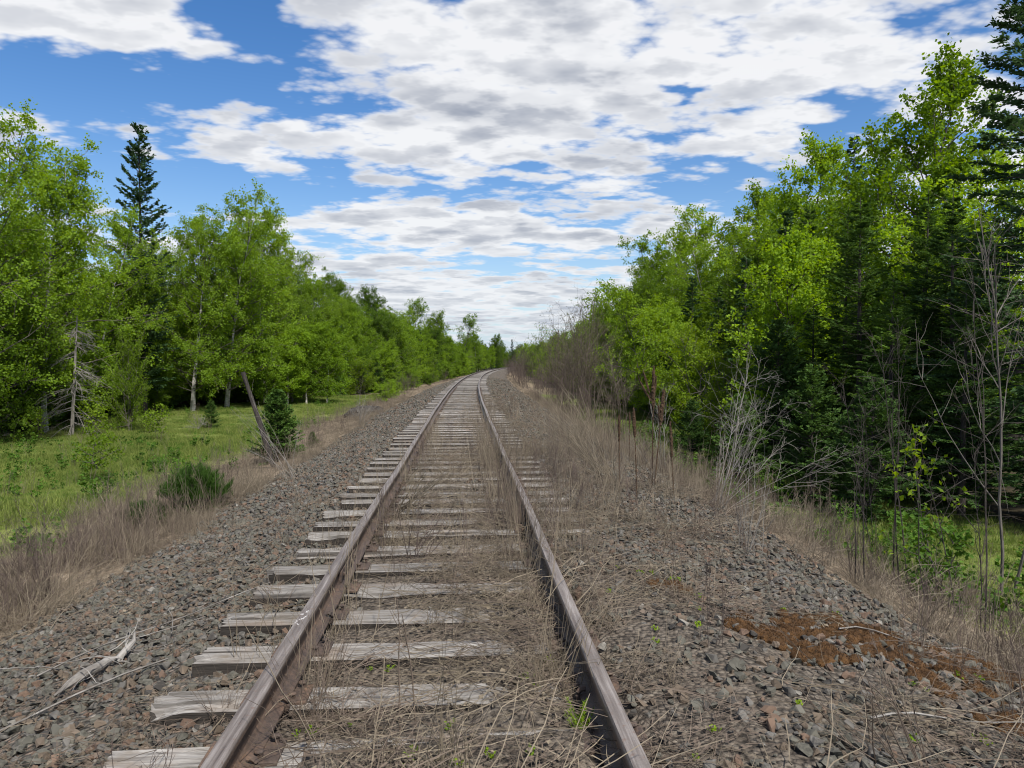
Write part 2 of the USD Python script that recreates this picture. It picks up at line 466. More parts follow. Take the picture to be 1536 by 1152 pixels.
def ballast_material():
    """The bed under the loose stones: fine crushed rock, dirt and litter."""
    g = Graph()
    geo = g('geometry')
    pos = geo + '.position'
    vo = g('voronoi_texture', {'vector': pos}, scale=34.0)
    sep = g('separate_color', {'color': vo + '.color'})
    stone = g.ramp(sep + '.r', [(0, (.048, .045, .038)), (.35, (.095, .087, .073)), (.65, (.130, .112, .092)), (.85, (.150, .102, .074)), (1, (.195, .176, .15))])
    dirt = g.ramp(g.noise(pos, 16.0, 6.0, .65), [(.3, (.050, .041, .032)), (.5, (.105, .088, .070)), (.7, (.185, .160, .128))])
    cov = g('attribute', attribute='cover')
    sc = g('separate_color', {'color': cov + '.color'})
    w = g.m('add', sc + '.r', g.m('multiply', g.m('subtract', g.noise(pos, 2.4, 4.0), .5), 1.2))
    col = g.mix(g.range(w, .35, .65), stone, dirt)
    gap = g.range(vo + '.distance', .45, .8)
    col = g.mix(g.m('multiply', gap, .75), col, (.014, .012, .010))
    h = g.m('add', g.m('multiply', vo + '.distance', -.8), g.m('multiply', g.noise(pos, 60.0, 4.0), .5))
    b = g('bump', {'height': h}, strength=1.0, distance=.03) + '.normal'
    return g.done('crushed_rock_bed', g('principled_bsdf', {'base_color': col, 'normal': b}, roughness=.93, specular_ior_level=.15) + '.BSDF')


M['ballast'] = ballast_material()
STONE_COLOURS = [('greenish_grey_stone', (.040, .039, .031), (.112, .106, .086)), ('grey_stone', (.048, .045, .040), (.130, .121, .107)),
                 ('brown_stone', (.056, .043, .031), (.134, .104, .076)), ('dark_stone', (.021, .019, .017), (.058, .053, .046)),
                 ('rusty_stone', (.068, .044, .031), (.140, .094, .066)), ('pale_stone', (.105, .098, .084), (.205, .192, .168))]
for nm, a, b in STONE_COLOURS:
    M[nm] = plain_material(nm, [(0, a), (1, b)], 2.5, rough=.9, detail=5.0, bump=.4, bscale=9.0)

# ------------------------------------------------------------------ ground, ballast bed
def cover_primvar(path, rgb):
    UsdGeom.PrimvarsAPI(stage.GetPrimAtPath(path)).CreatePrimvar('cover', Sdf.ValueTypeNames.Color3fArray, 'vertex').Set(Vt.Vec3fArray.FromNumpy(np.asarray(rgb, np.float32)))


def grid(S, Y, zfun):
    s, y = np.meshgrid(S, Y, indexing='ij')
    x = s + cx(y)
    z = zfun(s, x, y)
    n, m = s.shape
    i, j = np.meshgrid(np.arange(n - 1), np.arange(m - 1), indexing='ij')
    a = i * m + j
    q = np.stack([a, a + m, a + m + 1, a + 1], -1).reshape(-1, 4)
    return np.stack([x, y, z], -1).reshape(-1, 3), q, s.ravel(), y.ravel()


def tree_line(y):
    """Offsets from the track of the left and the right edge of the forest."""
    return (np.interp(y, [0, 20, 45, 58, 75, 140], [-17.5, -17.5, -18.5, -11.0, -7.6, -6.3]),
            np.interp(y, [0, 12, 22, 32, 45, 90, 150], [8.6, 9.0, 9.6, 9.4, 9.8, 9.2, 6.8]))


def sm(a, b, v):
    t = np.clip((v - a) / (b - a), 0, 1)
    return t * t * (3 - 2 * t)


S = np.unique(np.round(np.concatenate([np.arange(-9, 9.01, .25), np.arange(-30, 30.1, 1.0), np.linspace(-60, 60, 25), [-1500, -700, -300, -130, 130, 300, 700, 1500]]), 3))
Y = np.unique(np.round(np.concatenate([np.arange(-6, 30, .3), np.arange(30, 80, 1.0), np.arange(80, 300, 5), [-300, -60, -20, 360, 500, 900, 1600]]), 3))
v, q, s_, y_ = grid(S, Y, lambda s, x, y: ground_z(x, y) - .07 * (np.abs(s) < 3.4))
L_, R_ = tree_line(y_)
green = np.where(s_ < 0, sm(-5.6, -7.4, s_), sm(4.6, 6.4, s_) * .8)
green = green * np.where((y_ > 60), .45, 1.0)
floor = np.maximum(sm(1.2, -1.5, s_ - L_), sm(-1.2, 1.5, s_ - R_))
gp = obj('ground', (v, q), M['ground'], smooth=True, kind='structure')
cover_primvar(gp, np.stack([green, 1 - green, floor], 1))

S = np.concatenate([[-3.95], np.arange(-3.8, 3.75, .11), [3.85]])
Y = np.unique(np.round(np.concatenate([np.arange(-4, 9, .11), np.arange(9, 24, .3), np.arange(24, 80, 1.2), np.arange(80, 262, 5)]), 3))


def bed_z(s, x, y):
    z = ground_z(x, y) - .10 * (np.abs(s + .05) > 3.83)
    inside = sm(.72, .5, np.abs(s))
    z = z + inside * sm(3.4, 2.6, y) * .035 + inside * .02 * (meshkit.fbm(np.stack([x * 6, y * 6, 0 * x], -1), 3, 4) - .5)
    n = meshkit.fbm(np.stack([x * 3.1, y * 3.1, 0 * x + 4], -1), 3, 14)
    bury = sm(.80, .90, s) * sm(2.1, 1.5, s) * sm(7.2, 5.2, y)       # earth and gravel over the right-hand sleeper ends
    z = z + bury * (.050 + .05 * n)
    mid = sm(-.2, .35, s) * sm(.74, .70, np.abs(s)) * sm(15, 8, y)
    z = z + mid * np.clip((n - .52) * .5, 0, .06) + inside * sm(3.25, 2.95, y) * .03
    return np.where((np.abs(s) < 1.3), np.minimum(z, .022), z)


v, q, s_, y_ = grid(S, Y, bed_z)
dirt = np.where(np.abs(s_) < .8, np.interp(y_, [4, 12], [.95, .7]), np.where(s_ > 0, np.interp(s_, [.8, 1.6, 3.0, 3.6], [.75, .62, .35, .6]), np.interp(s_, [-3.9, -3.4, -1.2], [.75, .15, .15])))
bp = obj('ballast', (v, q), M['ballast'], smooth=True, kind='structure')
cover_primvar(bp, np.stack([dirt, dirt, dirt], 1))


def bedz(x, y):
    x, y = np.asarray(x, float), np.asarray(y, float)
    return bed_z(x - cx(y), x, y)


# ------------------------------------------------------------------ the railway track
track = thing('railway_track', 'rusty overgrown single railway track on weathered grey sleepers curving right into the distance', 'railway track')
PROF = [(-.070, .007), (.070, .007), (.070, .017), (.022, .032), (.010, .048), (.0085, .120), (.030, .136), (.0362, .141), (.0362, .163), (.031, .1725), (.020, RAIL_TOP),
        (-.020, RAIL_TOP), (-.031, .1725), (-.0362, .163), (-.0362, .141), (-.030, .136), (-.0085, .120), (-.010, .048), (-.022, .032), (-.070, .017)]
RY = np.unique(np.concatenate([np.arange(-2, 20, 1.0), np.arange(20, 90, 2.0), np.arange(90, 262, 4.0)]))


def rail_mesh(side):
    pr = np.array(PROF)
    n = len(pr)
    c = cx(RY) + side * .7525 + .006 * np.sin(RY * .9 + side)
    hd = heading(RY)
    V = np.stack([c[:, None] + pr[None, :, 0] * np.cos(hd)[:, None], RY[:, None] - pr[None, :, 0] * np.sin(hd)[:, None], np.broadcast_to(pr[None, :, 1], (len(RY), n)) + .004 * np.sin(RY * .37)[:, None] * (pr[None, :, 1] > .03)], -1)
    i, j = np.meshgrid(np.arange(len(RY) - 1), np.arange(n), indexing='ij')
    a, b = i * n + j, i * n + (j + 1) % n
    q = np.stack([a, b, b + n, a + n], -1).reshape(-1, 4)
    return V.reshape(-1, 3), q[:, ::-1]


r_left = obj('rail', rail_mesh(-1), M['rail'], track, smooth=25, label='left rail with a worn brown head')
r_right = obj('rail', rail_mesh(1), M['rail'], track, smooth=25, label='right rail with a paler head and weeds against it')

rng = np.random.default_rng(11)


def sleeper_mesh(rng, nx, ny, L=2.6, W=.215, H=.17, rough=1.0):
    xs = np.linspace(-L / 2, L / 2, nx)
    ys = np.linspace(-W / 2, W / 2, ny)
    X, Yy = np.meshgrid(xs, ys, indexing='ij')
    sd = int(rng.integers(1, 9999))
    fine = meshkit.noise(np.stack([X * 1.1, Yy * 85, 0 * X + sd], -1), sd)
    crack = meshkit.noise(np.stack([X * .8, Yy * 32, 0 * X + sd * .7], -1), sd + 3)
    rot = meshkit.fbm(np.stack([X * 2.3, Yy * 14, 0 * X + sd * .3], -1), 3, sd + 5)
    z = -.010 * rough * fine - .030 * rough * np.clip((crack - .66) / .2, 0, 1) - .035 * rough * np.clip((rot - .62) / .2, 0, 1)
    edge = np.abs(Yy) / (W / 2)
    z = z - .012 * sm(.75, 1.0, edge)
    lane = rng.normal(0, .016 * rough, ny)
    X = X + lane[None] * (np.abs(X) / (L / 2)) ** 6 * np.sign(X)
    wav = .006 * rough * np.sin(X * 2.2 + sd)
    Yy = Yy + wav + .006 * rough * (meshkit.noise(np.stack([X * 5, Yy * 0, 0 * X + sd], -1), sd + 8) - .5) * edge
    top = np.stack([X, Yy, z], -1)
    bot0 = top[:, -1].copy(); bot0[:, 2] = -H
    bot1 = top[:, 0].copy(); bot1[:, 2] = -H
    ring = np.concatenate([top, bot0[:, None], bot1[:, None]], 1)
    n = ny + 2
    i, j = np.meshgrid(np.arange(nx - 1), np.arange(n), indexing='ij')
    a, b = i * n + j, i * n + (j + 1) % n
    f = np.stack([a, a + n, b + n, b], -1).reshape(-1, 4)
    f = np.vstack([f[:, [0, 1, 2]], f[:, [0, 2, 3]]])
    caps = []
    for k in range(ny - 1):   # ends closed with strips down to the bottom edge
        e = (nx - 1) * n
        caps += [[k + 1, k, n - 1], [e + k, e + k + 1, e + n - 1]]
    caps += [[ny, ny - 1, n - 1], [e + ny - 1, e + ny, e + n - 1]]
    return ring.reshape(-1, 3), np.vstack([f, caps])


def moved(mesh, loc=(0, 0, 0), rz=0.0, sc=1.0):
    v, f = mesh
    c, s = math.cos(rz), math.sin(rz)
    v = np.asarray(v, float) * sc
    return np.stack([v[:, 0] * c - v[:, 1] * s + loc[0], v[:, 0] * s + v[:, 1] * c + loc[1], v[:, 2] + loc[2]], 1), f


def slab(w, d, h, ch=.004):
    a, b = np.array([[-1, -1], [1, -1], [1, 1], [-1, 1]]) * [w / 2, d / 2], np.array([[-1, -1], [1, -1], [1, 1], [-1, 1]]) * [w / 2 - ch, d / 2 - ch]
    v = np.vstack([np.c_[a, np.zeros(4)], np.c_[a, np.full(4, h - ch)], np.c_[b, np.full(4, h)]])
    f = []
    for k in range(4):
        l = (k + 1) % 4
        f += [[k, l, 4 + l], [k, 4 + l, 4 + k], [4 + k, 4 + l, 8 + l], [4 + k, 8 + l, 8 + k]]
    return v, np.array(f + [[8, 9, 10], [8, 10, 11]])


def spike():
    head = trimesh.creation.icosphere(1, .017)
    head.vertices *= [1.25, 1.0, .55]
    head.apply_translation([.006, 0, .026])
    sh = trimesh.creation.box([.016, .016, .03])
    sh.apply_translation([0, 0, .010])
    m = trimesh.util.concatenate([head, sh])
    return np.array(m.vertices), np.array(m.faces)


def anchor():
    t = np.linspace(-.5 * np.pi, .62 * np.pi, 8)
    P = np.stack([.078 + .026 * np.cos(t) - .02, 0 * t, .004 + .030 * np.sin(t)], -1)
    P = np.vstack([[-.06, 0, -.026], P])
    return tubes(P[None], np.full((1, len(P)), .013), 6)


SPIKE, ANCHOR = spike(), anchor()
NEAR_TIES = []
y = 1.83
far_ties = []
k = 0
while y < 232:
    y += .535 + rng.normal(0, .022)
    if k == 0:
        y = 2.37
    hd = -float(heading(y)) + rng.normal(0, .012)
    ox = rng.normal(0, .035) + float(cx(y))
    L = 2.6 + rng.normal(0, .02)
    zt = rng.normal(-.004, .008)
    if y < 13:
        m = sleeper_mesh(rng, 54, 22, L, .215 + rng.normal(0, .012), .17, 1.0)
    elif y < 30:
        m = sleeper_mesh(rng, 12, 6, L, .215, .17, .9)
    else:
        m = sleeper_mesh(rng, 3, 3, L, .215, .17, .5)
    m = moved(m, (ox, y, zt), hd)
    if k < 290:
        sp = numbered(track, 'sleeper')
        usdkit.mesh(stage, sp, m, M['tie'])
        NEAR_TIES.append((ox, y, zt, hd))
        if y < 45:
            for side in (-1, 1):
                pxx = float(cx(y)) + side * .7525
                obj('tie_plate', moved(slab(.30, .18, .016 if y < 13 else .012), (pxx, y, zt - .006), hd), M['iron'], sp)
                if y < 14:
                    for (ux, uy) in ((-.082, -.06), (.082, -.055), (-.082, .055), (.115, .06)):
                        mm = moved(SPIKE, (0, 0, 0), math.pi if ux > 0 else 0.0)
                        obj('spike', moved(mm, (pxx + ux + rng.normal(0, .004), y + uy, zt + .004 + abs(rng.normal(0, .006)))), M['iron'], sp)
        if 2 < y < 16:
            for side in (-1, 1):
                if rng.random() < .75:
                    pxx = float(cx(y)) + side * .7525
                    obj('rail_anchor', moved(moved(ANCHOR, (0, 0, 0), 0 if side < 0 else math.pi), (pxx, y - .135 + rng.normal(0, .01), .012)), M['iron'], track, smooth=40)
    else:
        far_ties.append(m)
    k += 1
obj('far_sleepers', join(*far_ties), M['tie'], track, kind='stuff')
for side, y0 in ((-1, 5.3), (1, 6.6)):     # a joint in each rail: bars on the web, bolts through them
    for w in (-1, 1):
        jb = slab(.020, .62, .078, .006)
        pb = obj('joint_bar', moved(jb, (side * .7525 + w * .020, y0, .040)), M['iron'], track)
        bolts = []
        for q in (-.24, -.09, .09, .24):
            c = trimesh.creation.cylinder(.016, .022, sections=6)
            c.apply_transform(trimesh.transformations.rotation_matrix(np.pi / 2, [0, 1, 0]))
            bolts.append(moved((np.array(c.vertices), np.array(c.faces)), (side * .7525 + w * .036, y0 + q, .080)))
        for bm in bolts:
            obj('bolt', bm, M['iron'], pb)
# faded paint scribble on the head of the left rail
pm = []
for (u, v0, w, l) in [(-.018, 3.86, .010, .05), (-.002, 3.90, .012, .03), (.012, 3.93, .008, .06), (-.012, 3.98, .016, .02), (.006, 4.02, .014, .03), (-.004, 3.83, .008, .025)]:
    pm.append(moved(slab(w, l, .0016, .0006), (-.7525 + u, v0, RAIL_TOP + .0042 * math.sin(v0 * .37) - .0006), rng.uniform(-.5, .5)))
M['paint'] = plain_material('worn_white_paint', [(.3, (.17, .15, .14)), (.6, (.36, .35, .34))], 60.0)
obj('paint_mark', join(*pm), M['paint'], track)

# ------------------------------------------------------------------ loose ballast stones
rng = np.random.default_rng(21)
NV = 16
STONES = []
for i in range(NV):
    STONES.append((stone_mesh(rng, int(rng.integers(9, 14)), rng.uniform(.45, .85)), M[STONE_COLOURS[[0, 1, 2, 0, 3, 1, 2, 4, 0, 1, 5, 2, 0, 3, 0, 2][i]][0]], False))


def scatter(s0, s1, y0, y1, n, keep=None):
    s, y = rng.uniform(s0, s1, n), rng.uniform(y0, y1, n)
    if keep is not None:
        k = rng.random(n) < keep(s, y)
        s, y = s[k], y[k]
    return s, y


def off_ties(s, y, pad=.02):
    ok = np.ones(len(s), bool)
    ty = np.array([t[1] for t in NEAR_TIES])
    i = np.clip(np.searchsorted(ty, y), 1, len(ty) - 1)
    d = np.minimum(np.abs(ty[i] - y), np.abs(ty[i - 1] - y))
    ok &= ~((d < .107 + pad) & (np.abs(s) < 1.31 + pad))
    ok &= np.abs(np.abs(s) - .7525) > .085
    return ok


def patchy(s, y, f, seed):
    return meshkit.fbm(np.stack([s * f, y * f, 0 * s], -1), 3, seed)


SS, YY, ZZ = [], [], []
for (s0, s1, y0, y1, dens, size) in [(-3.75, -.85, 1.9, 9, 640, .052), (-3.75, -.85, 9, 26, 360, .062), (-3.75, -.85, 26, 75, 110, .09),
                                     (.85, 3.65, 1.9, 9, 560, .054), (1.3, 3.6, 9, 26, 280, .068), (1.3, 3.5, 26, 75, 100, .09),
                                     (-.68, .68, 1.9, 12, 190, .045), (-.68, .68, 12, 40, 60, .06)]:
    def keep(s, y):
        k = np.ones(len(s))
        n = patchy(s, y, .9, 31)
        k = np.where(np.abs(s) < .8, np.clip((n - .45) * 6, .05, 1), k)
        k = np.where((s > .8), np.clip((n - .26) * 6 + (s - 1.3) * .4, .45, 1), k)
        k = np.where(s > 3.2, k * np.clip((3.75 - s) / .5, 0, 1), k)
        k = np.where(s < -3.2, k * np.clip((s + 3.95) / .6, 0, 1), k)
        return k
    s, y = scatter(s0, s1, y0, y1, int((s1 - s0) * (y1 - y0) * dens), keep)
    ok = off_ties(s, y)
    s, y = s[ok], y[ok]
    d = np.minimum(size * np.exp(rng.normal(0, .42, len(s))), size * 1.7)
    SS.append(s), YY.append(y), ZZ.append(d)
s, y, d = map(np.concatenate, (SS, YY, ZZ))
x = s + cx(y)
z = bedz(x, y) + d * rng.uniform(.02, .26, len(d))
which = rng.integers(0, NV, len(d))
reddish = rng.random(len(d)) < .5
which = np.where((which == 10) & (rng.random(len(d)) < .6), 0, which)
rz = rng.uniform(0, 2 * np.pi, len(d))
tilt = rng.normal(0, .38, (len(d), 2))
# the 300 that show largest are parts of the ballast, one by one
ca, sa = math.cos(math.radians(3.81)), math.sin(math.radians(3.81))
dx, dy = x - .14, y
u = (dx * ca - dy * sa) / (dy * ca + dx * sa)
vv = (1.58 - z) / dy
seen = (np.abs(u) < .70) & (vv < .56)
order = np.argsort(-np.where(seen, d / dy, 0))
big = order[:300]
for k in big:
    (mv, mf), mm, _ = STONES[which[k]]
    R = trimesh.transformations.euler_matrix(tilt[k, 0], tilt[k, 1], rz[k])[:3, :3]
    usdkit.mesh(stage, numbered(bp, 'stone'), (mv @ R.T * d[k] + [x[k], y[k], z[k]], mf), mm)
rest = order[300:]
instancer(bp + '/loose_stones', STONES, which[rest], np.stack([x, y, z], 1)[rest], rz[rest], d[rest], tilt[rest], kind='stuff')
print('stones', len(d))

# ------------------------------------------------------------------ makers of plants
def broadleaf(rng, H, base, spread, n1=42, n2=6, n3=4, per=9, leaf=.085, rise=.75, trunk_r=.0105, wob=.05, top_round=.8, lean=(0, 0), forks=1, hang=.06, aspect=.8):
    """Trunk, limbs and leaves of a broad-leaved tree: ((trunk, limbs), leaf mesh)."""
    wood, limbs, tips = [], [], []
    for fk in range(forks):
        O = np.zeros((1, 3)) + (rng.normal(0, .02 * H, (1, 3)) * [1, 1, 0] if fk else 0)
        D = np.array([[lean[0] + (rng.normal(0, .16) if forks > 1 else 0), lean[1] + (rng.normal(0, .16) if forks > 1 else 0), 1.0]])
        hh = H * (1 if fk == 0 else rng.uniform(.72, .97))
        T = grow(rng, O, D, [hh], 13, wob, .03)
        tr = H * trunk_r / math.sqrt(forks) * np.linspace(1, .10, 13)[None] ** 1.1
        tr[0, 0] *= 1.35
        wood.append(tubes(T, tr, 7))
        m = n1 // forks
        t = np.sort(base + (.975 - base) * rng.random(m) ** 1.18)[None]
        p, tan = at_param(T, t)
        p, tan = p[0], tan[0]
        q = (t[0] - base) / (1 - base)
        prof = np.clip(np.sin(np.pi * np.clip(q * .74 + .24, 0, 1)) ** .75, .12, 1) * (1 - .25 * q)
        az = np.arange(m) * 2.4 + rng.uniform(0, 6.28) + rng.normal(0, .4, m)
        el = np.clip(rng.normal(rise * .55 + q * .5, .16, m), .05, 1.35)
        D1 = np.stack([np.cos(az) * np.cos(el), np.sin(az) * np.cos(el), np.sin(el)], 1)
        L1 = spread * prof * rng.uniform(.65, 1.15, m) + .05 * H
        B1 = grow(rng, p, D1, L1, 7, .12, .035)
        r1 = (L1 * .009 + .006)[:, None] * np.linspace(1, .25, 7)[None]
        limbs.append(tubes(B1, r1, 4))
        t2 = rng.uniform(.22, 1.0, (m, n2))
        p2, tan2 = at_param(B1, t2)
        p2, tan2 = p2.reshape(-1, 3), tan2.reshape(-1, 3)
        keep = rng.random(len(p2)) < np.clip(np.repeat(L1, n2) / (spread * .75), .22, 1)
        p2, tan2, LL = p2[keep], tan2[keep], np.repeat(L1, n2)[keep]
        D2 = unit(tan2 + rng.normal(0, .62, tan2.shape) + np.array([0, 0, .12]))
        L2 = LL * rng.uniform(.24, .52, len(LL))
        B2 = grow(rng, p2, D2, L2, 5, .16, .0)
        limbs.append(tubes(B2, (L2 * .006 + .003)[:, None] * np.linspace(1, .35, 5)[None], 3))
        t3 = rng.uniform(.15, 1.0, (len(B2), n3))
        p3, tan3 = at_param(B2, t3)
        p3, tan3 = p3.reshape(-1, 3), tan3.reshape(-1, 3)
        D3 = unit(tan3 * .6 + rng.normal(0, .65, tan3.shape) + np.array([0, 0, -.1]))
        L3 = rng.uniform(.5, 1.3, len(p3)) * .055 * math.sqrt(H * 6)
        B3 = grow(rng, p3, D3, L3, 4, .2, -hang)
        tips.append(B3)
    B3 = np.concatenate(tips)
    c, _ = at_param(B3, rng.uniform(0, 1, (len(B3), per)))
    c = c.reshape(-1, 3) + rng.normal(0, leaf * .75, (len(B3) * per, 3))
    return (join(*wood), join(*limbs)), leaves(rng, c, leaf, aspect=aspect, up=.35, droop=.5)


def spruce(rng, H, R, base=.04, gap=.30, per=6, droop=.25, twig=.30, shoots=.15, sparse=0.0, power=.78, dense=1.0, trunk_r=.0105, cap=9.0):
    T = grow(rng, np.zeros((1, 3)), np.array([[0, 0, 1.0]]), [H], 12, .005, .05)
    wood = [tubes(T, H * trunk_r * np.linspace(1, .06, 12)[None], 7)]
    hs = np.arange(base * H + .05, H * .985, gap)
    hs = np.repeat(hs, per) + rng.normal(0, gap * .25, len(hs) * per)
    m = len(hs)
    q = np.clip((hs / H - base) / (1 - base), 0, 1)
    L = R * ((1 - q) ** power) * np.clip(q * 9 + .55, 0, 1) * rng.uniform(.55, 1.12, m) + .10
    L = np.minimum(L, cap * rng.uniform(.7, 1.1, m))
    k = rng.random(m) > sparse
    hs, q, L, m = hs[k], q[k], L[k], int(k.sum())
    p, _ = at_param(T, (hs / H)[None])
    az = rng.uniform(0, 6.28, m)
    el = -droop + q * .85 + rng.normal(0, .10, m)
    D = np.stack([np.cos(az) * np.cos(el), np.sin(az) * np.cos(el), np.sin(el)], 1)
    B = grow(rng, p[0], D, L, 6, .05, .045)
    wood.append(tubes(B, (L * .009 + .004)[:, None] * np.linspace(1, .2, 6)[None], 3))
    nt = np.maximum((L * 15 * dense).astype(int), 4)
    ids = np.repeat(np.arange(m), nt)
    t = rng.uniform(.10, 1.0, len(ids)) ** .8
    u = t * 5
    i = np.minimum(u.astype(int), 4)
    fr = (u - i)[:, None]
    pt = B[ids, i] * (1 - fr) + B[ids, i + 1] * fr
    tan = unit(B[ids, i + 1] - B[ids, i])
    side = unit(np.cross(tan, [0, 0, 1.0])) * np.where(rng.random(len(ids)) < .5, -1, 1)[:, None]
    D2 = unit(tan * .75 + side * rng.uniform(.3, 1.0, (len(ids), 1)) + rng.normal(0, .16, tan.shape) + np.array([0, 0, -.16]))
    L2 = np.minimum(twig, L[ids] * .5) * rng.uniform(.5, 1.15, len(ids)) * (1.05 - .5 * t)
    # each twig: a row of narrow needle shoots, alternately left, right and upward
    K = 7
    tt = (np.arange(K) + .5) / K
    c = pt[:, None] + D2[:, None] * (L2[:, None] * tt)[..., None]
    lat = unit(np.cross(D2, [0, 0, 1.0]))
    sgn = np.array([1, -1, .15, 1, -1, -.2, 0.0])[None, :, None]
    dd = unit(D2[:, None] * .9 + lat[:, None] * sgn * .9 + rng.normal(0, .28, c.shape) + np.array([0, 0, .10]))
    n = c.shape[0] * K
    c, dd = c.reshape(-1, 3), dd.reshape(-1, 3)
    ln = shoots * rng.uniform(.6, 1.3, n)[:, None]
    nn = unit(rng.normal(0, .55, (n, 3)) + np.array([0, 0, .8]))
    w = unit(np.cross(nn, dd)) * ln * .26
    V = np.stack([c, c + dd * ln * .45 + w, c + dd * ln, c + dd * ln * .45 - w], 1).reshape(-1, 3)
    b = np.arange(n)[:, None] * 4
    return join(*wood), (V, np.concatenate([b + [0, 1, 2], b + [0, 2, 3]]))


def bare(rng, H, stems=6, n2=9, n3=5, r=.012, spread=.35, wob=.07, up=.02, buds=0, leaf=.035, droop=0.0, sides=3, lean=(0, 0), n4=0, low=.25):
    """A leafless shrub: stems, branches, twigs (one mesh) and, if asked for, buds."""
    D = rng.normal(0, spread, (stems, 3)) + [lean[0], lean[1], 1.0]
    O = rng.normal(0, .035 * H if stems > 1 else 0, (stems, 3)) * [1, 1, 0]
    L = H * rng.uniform(.6, 1.05, stems)
    A = grow(rng, O, D, L, 9, wob, up)
    out = [tubes(A, (r * L / H)[:, None] * np.linspace(1, .22, 9)[None], 5 if r > .012 else sides)]
    t = rng.uniform(low, .98, (stems, n2))
    p, tan = at_param(A, t)
    p, tan = p.reshape(-1, 3), tan.reshape(-1, 3)
    L2 = np.repeat(L, n2) * rng.uniform(.16, .42, stems * n2) * (1.15 - t.ravel() * .7)
    B = grow(rng, p, unit(tan + rng.normal(0, .5, tan.shape)), L2, 6, wob * 1.6, up - droop)
    out.append(tubes(B, (r * .38 * np.ones(len(L2)))[:, None] * np.linspace(1, .3, 6)[None], sides))
    last = B
    if n3:
        t3 = rng.uniform(.15, 1, (len(B), n3))
        p, tan = at_param(B, t3)
        p, tan = p.reshape(-1, 3), tan.reshape(-1, 3)
        L3 = np.repeat(L2, n3) * rng.uniform(.25, .6, len(p))
        last = grow(rng, p, unit(tan + rng.normal(0, .6, tan.shape)), L3, 5, wob * 2, -droop)
        out.append(tubes(last, np.full((len(p), 1), r * .18) * np.linspace(1, .4, 5)[None], 3))
        if n4:
            p, tan = at_param(last, rng.uniform(.2, 1, (len(last), n4)))
            p, tan = p.reshape(-1, 3), tan.reshape(-1, 3)
            last = grow(rng, p, unit(tan + rng.normal(0, .6, tan.shape)), np.repeat(L3, n4) * .5, 4, wob * 2, -droop)
            out.append(tubes(last, np.full((len(p), 1), r * .13) * np.linspace(1, .4, 4)[None], 3))
    lv = None
    if buds:
        c, _ = at_param(last, rng.uniform(0, 1, (len(last), buds)))
        lv = leaves(rng, c.reshape(-1, 3) + rng.normal(0, leaf * .5, (len(last) * buds, 3)), leaf, up=.3)
    return join(*out), lv


def straw_tuft(rng, n, h, spread=.5, rad=.05, curl=.10, droop=.05, r=.0016, broken=.2):
    O = rng.normal(0, rad, (n, 3)) * [1, 1, 0]
    D = rng.normal(0, spread, (n, 3)) * [1, 1, .2] + [0, 0, 1]
    L = h * rng.uniform(.35, 1.1, n)
    P = grow(rng, O, D, L, 6, curl, -droop)
    k = rng.random(n) < broken          # bent stalks fold over half way
    P[k, 3:] = P[k, 2:3] + (P[k, 3:] - P[k, 2:3]) * np.array([1.3, 1.3, -.5])
    P[:, :, 2] = np.maximum(P[:, :, 2], .004)
    return tubes(P, (r * rng.uniform(.6, 1.4, n))[:, None] * np.linspace(1, .35, 6)[None], 3)


def litter(rng, n, size, length, r=.0015, thick=.025):
    O = rng.uniform(-size, size, (n, 3)) * [1, 1, 0] + np.c_[np.zeros((n, 2)), rng.uniform(0, thick, n)]
    D = rng.normal(0, 1, (n, 3)) * [1, 1, .10] + [0, 0, .02]
    P = grow(rng, O, D, length * rng.uniform(.3, 1.2, n), 6, .13, -.02)
    P[:, :, 2] = np.clip(np.abs(P[:, :, 2]), .003, thick * 3.2)
    return tubes(P, (r * rng.uniform(.6, 1.5, n))[:, None] * np.linspace(1, .5, 6)[None], 3)


def dry_weed(rng, n, h, r=.0022, side=6):
    """Upright brown stalks with short side twigs near the top."""
    O = rng.normal(0, .05, (n, 3)) * [1, 1, 0]
    A = grow(rng, O, rng.normal(0, .10, (n, 3)) + [0, 0, 1], h * rng.uniform(.5, 1.1, n), 7, .04, 0)
    out = [tubes(A, np.full((n, 1), r) * np.linspace(1, .5, 7)[None], 3)]
    p, t = at_param(A, rng.uniform(.45, 1, (n, side)))
    p, t = p.reshape(-1, 3), t.reshape(-1, 3)
    B = grow(rng, p, unit(t + rng.normal(0, .45, t.shape)), h * rng.uniform(.06, .2, len(p)), 4, .12, 0)
    out.append(tubes(B, np.full((len(p), 1), r * .55) * np.linspace(1, .5, 4)[None], 3))
    return join(*out)


# ------------------------------------------------------------------ kinds of trees and shrubs (class prims), each with its parts
KIND = {}


def kind(name, wood, wood_name, wood_mat, leaf=None, leaf_name='crown', leaf_mat=None, smooth=40):
    p = proto(name)
    KIND[name] = p
    if isinstance(wood[0], tuple):
        usdkit.mesh(stage, f'{p}/limbs', wood[1], M['limb'])
        wood = wood[0]
    usdkit.mesh(stage, f'{p}/{wood_name}', wood, M[wood_mat])
    if leaf is not None:
        usdkit.mesh(stage, f'{p}/{leaf_name}', leaf, M[leaf_mat])


def R(n):
    return np.random.default_rng(n)


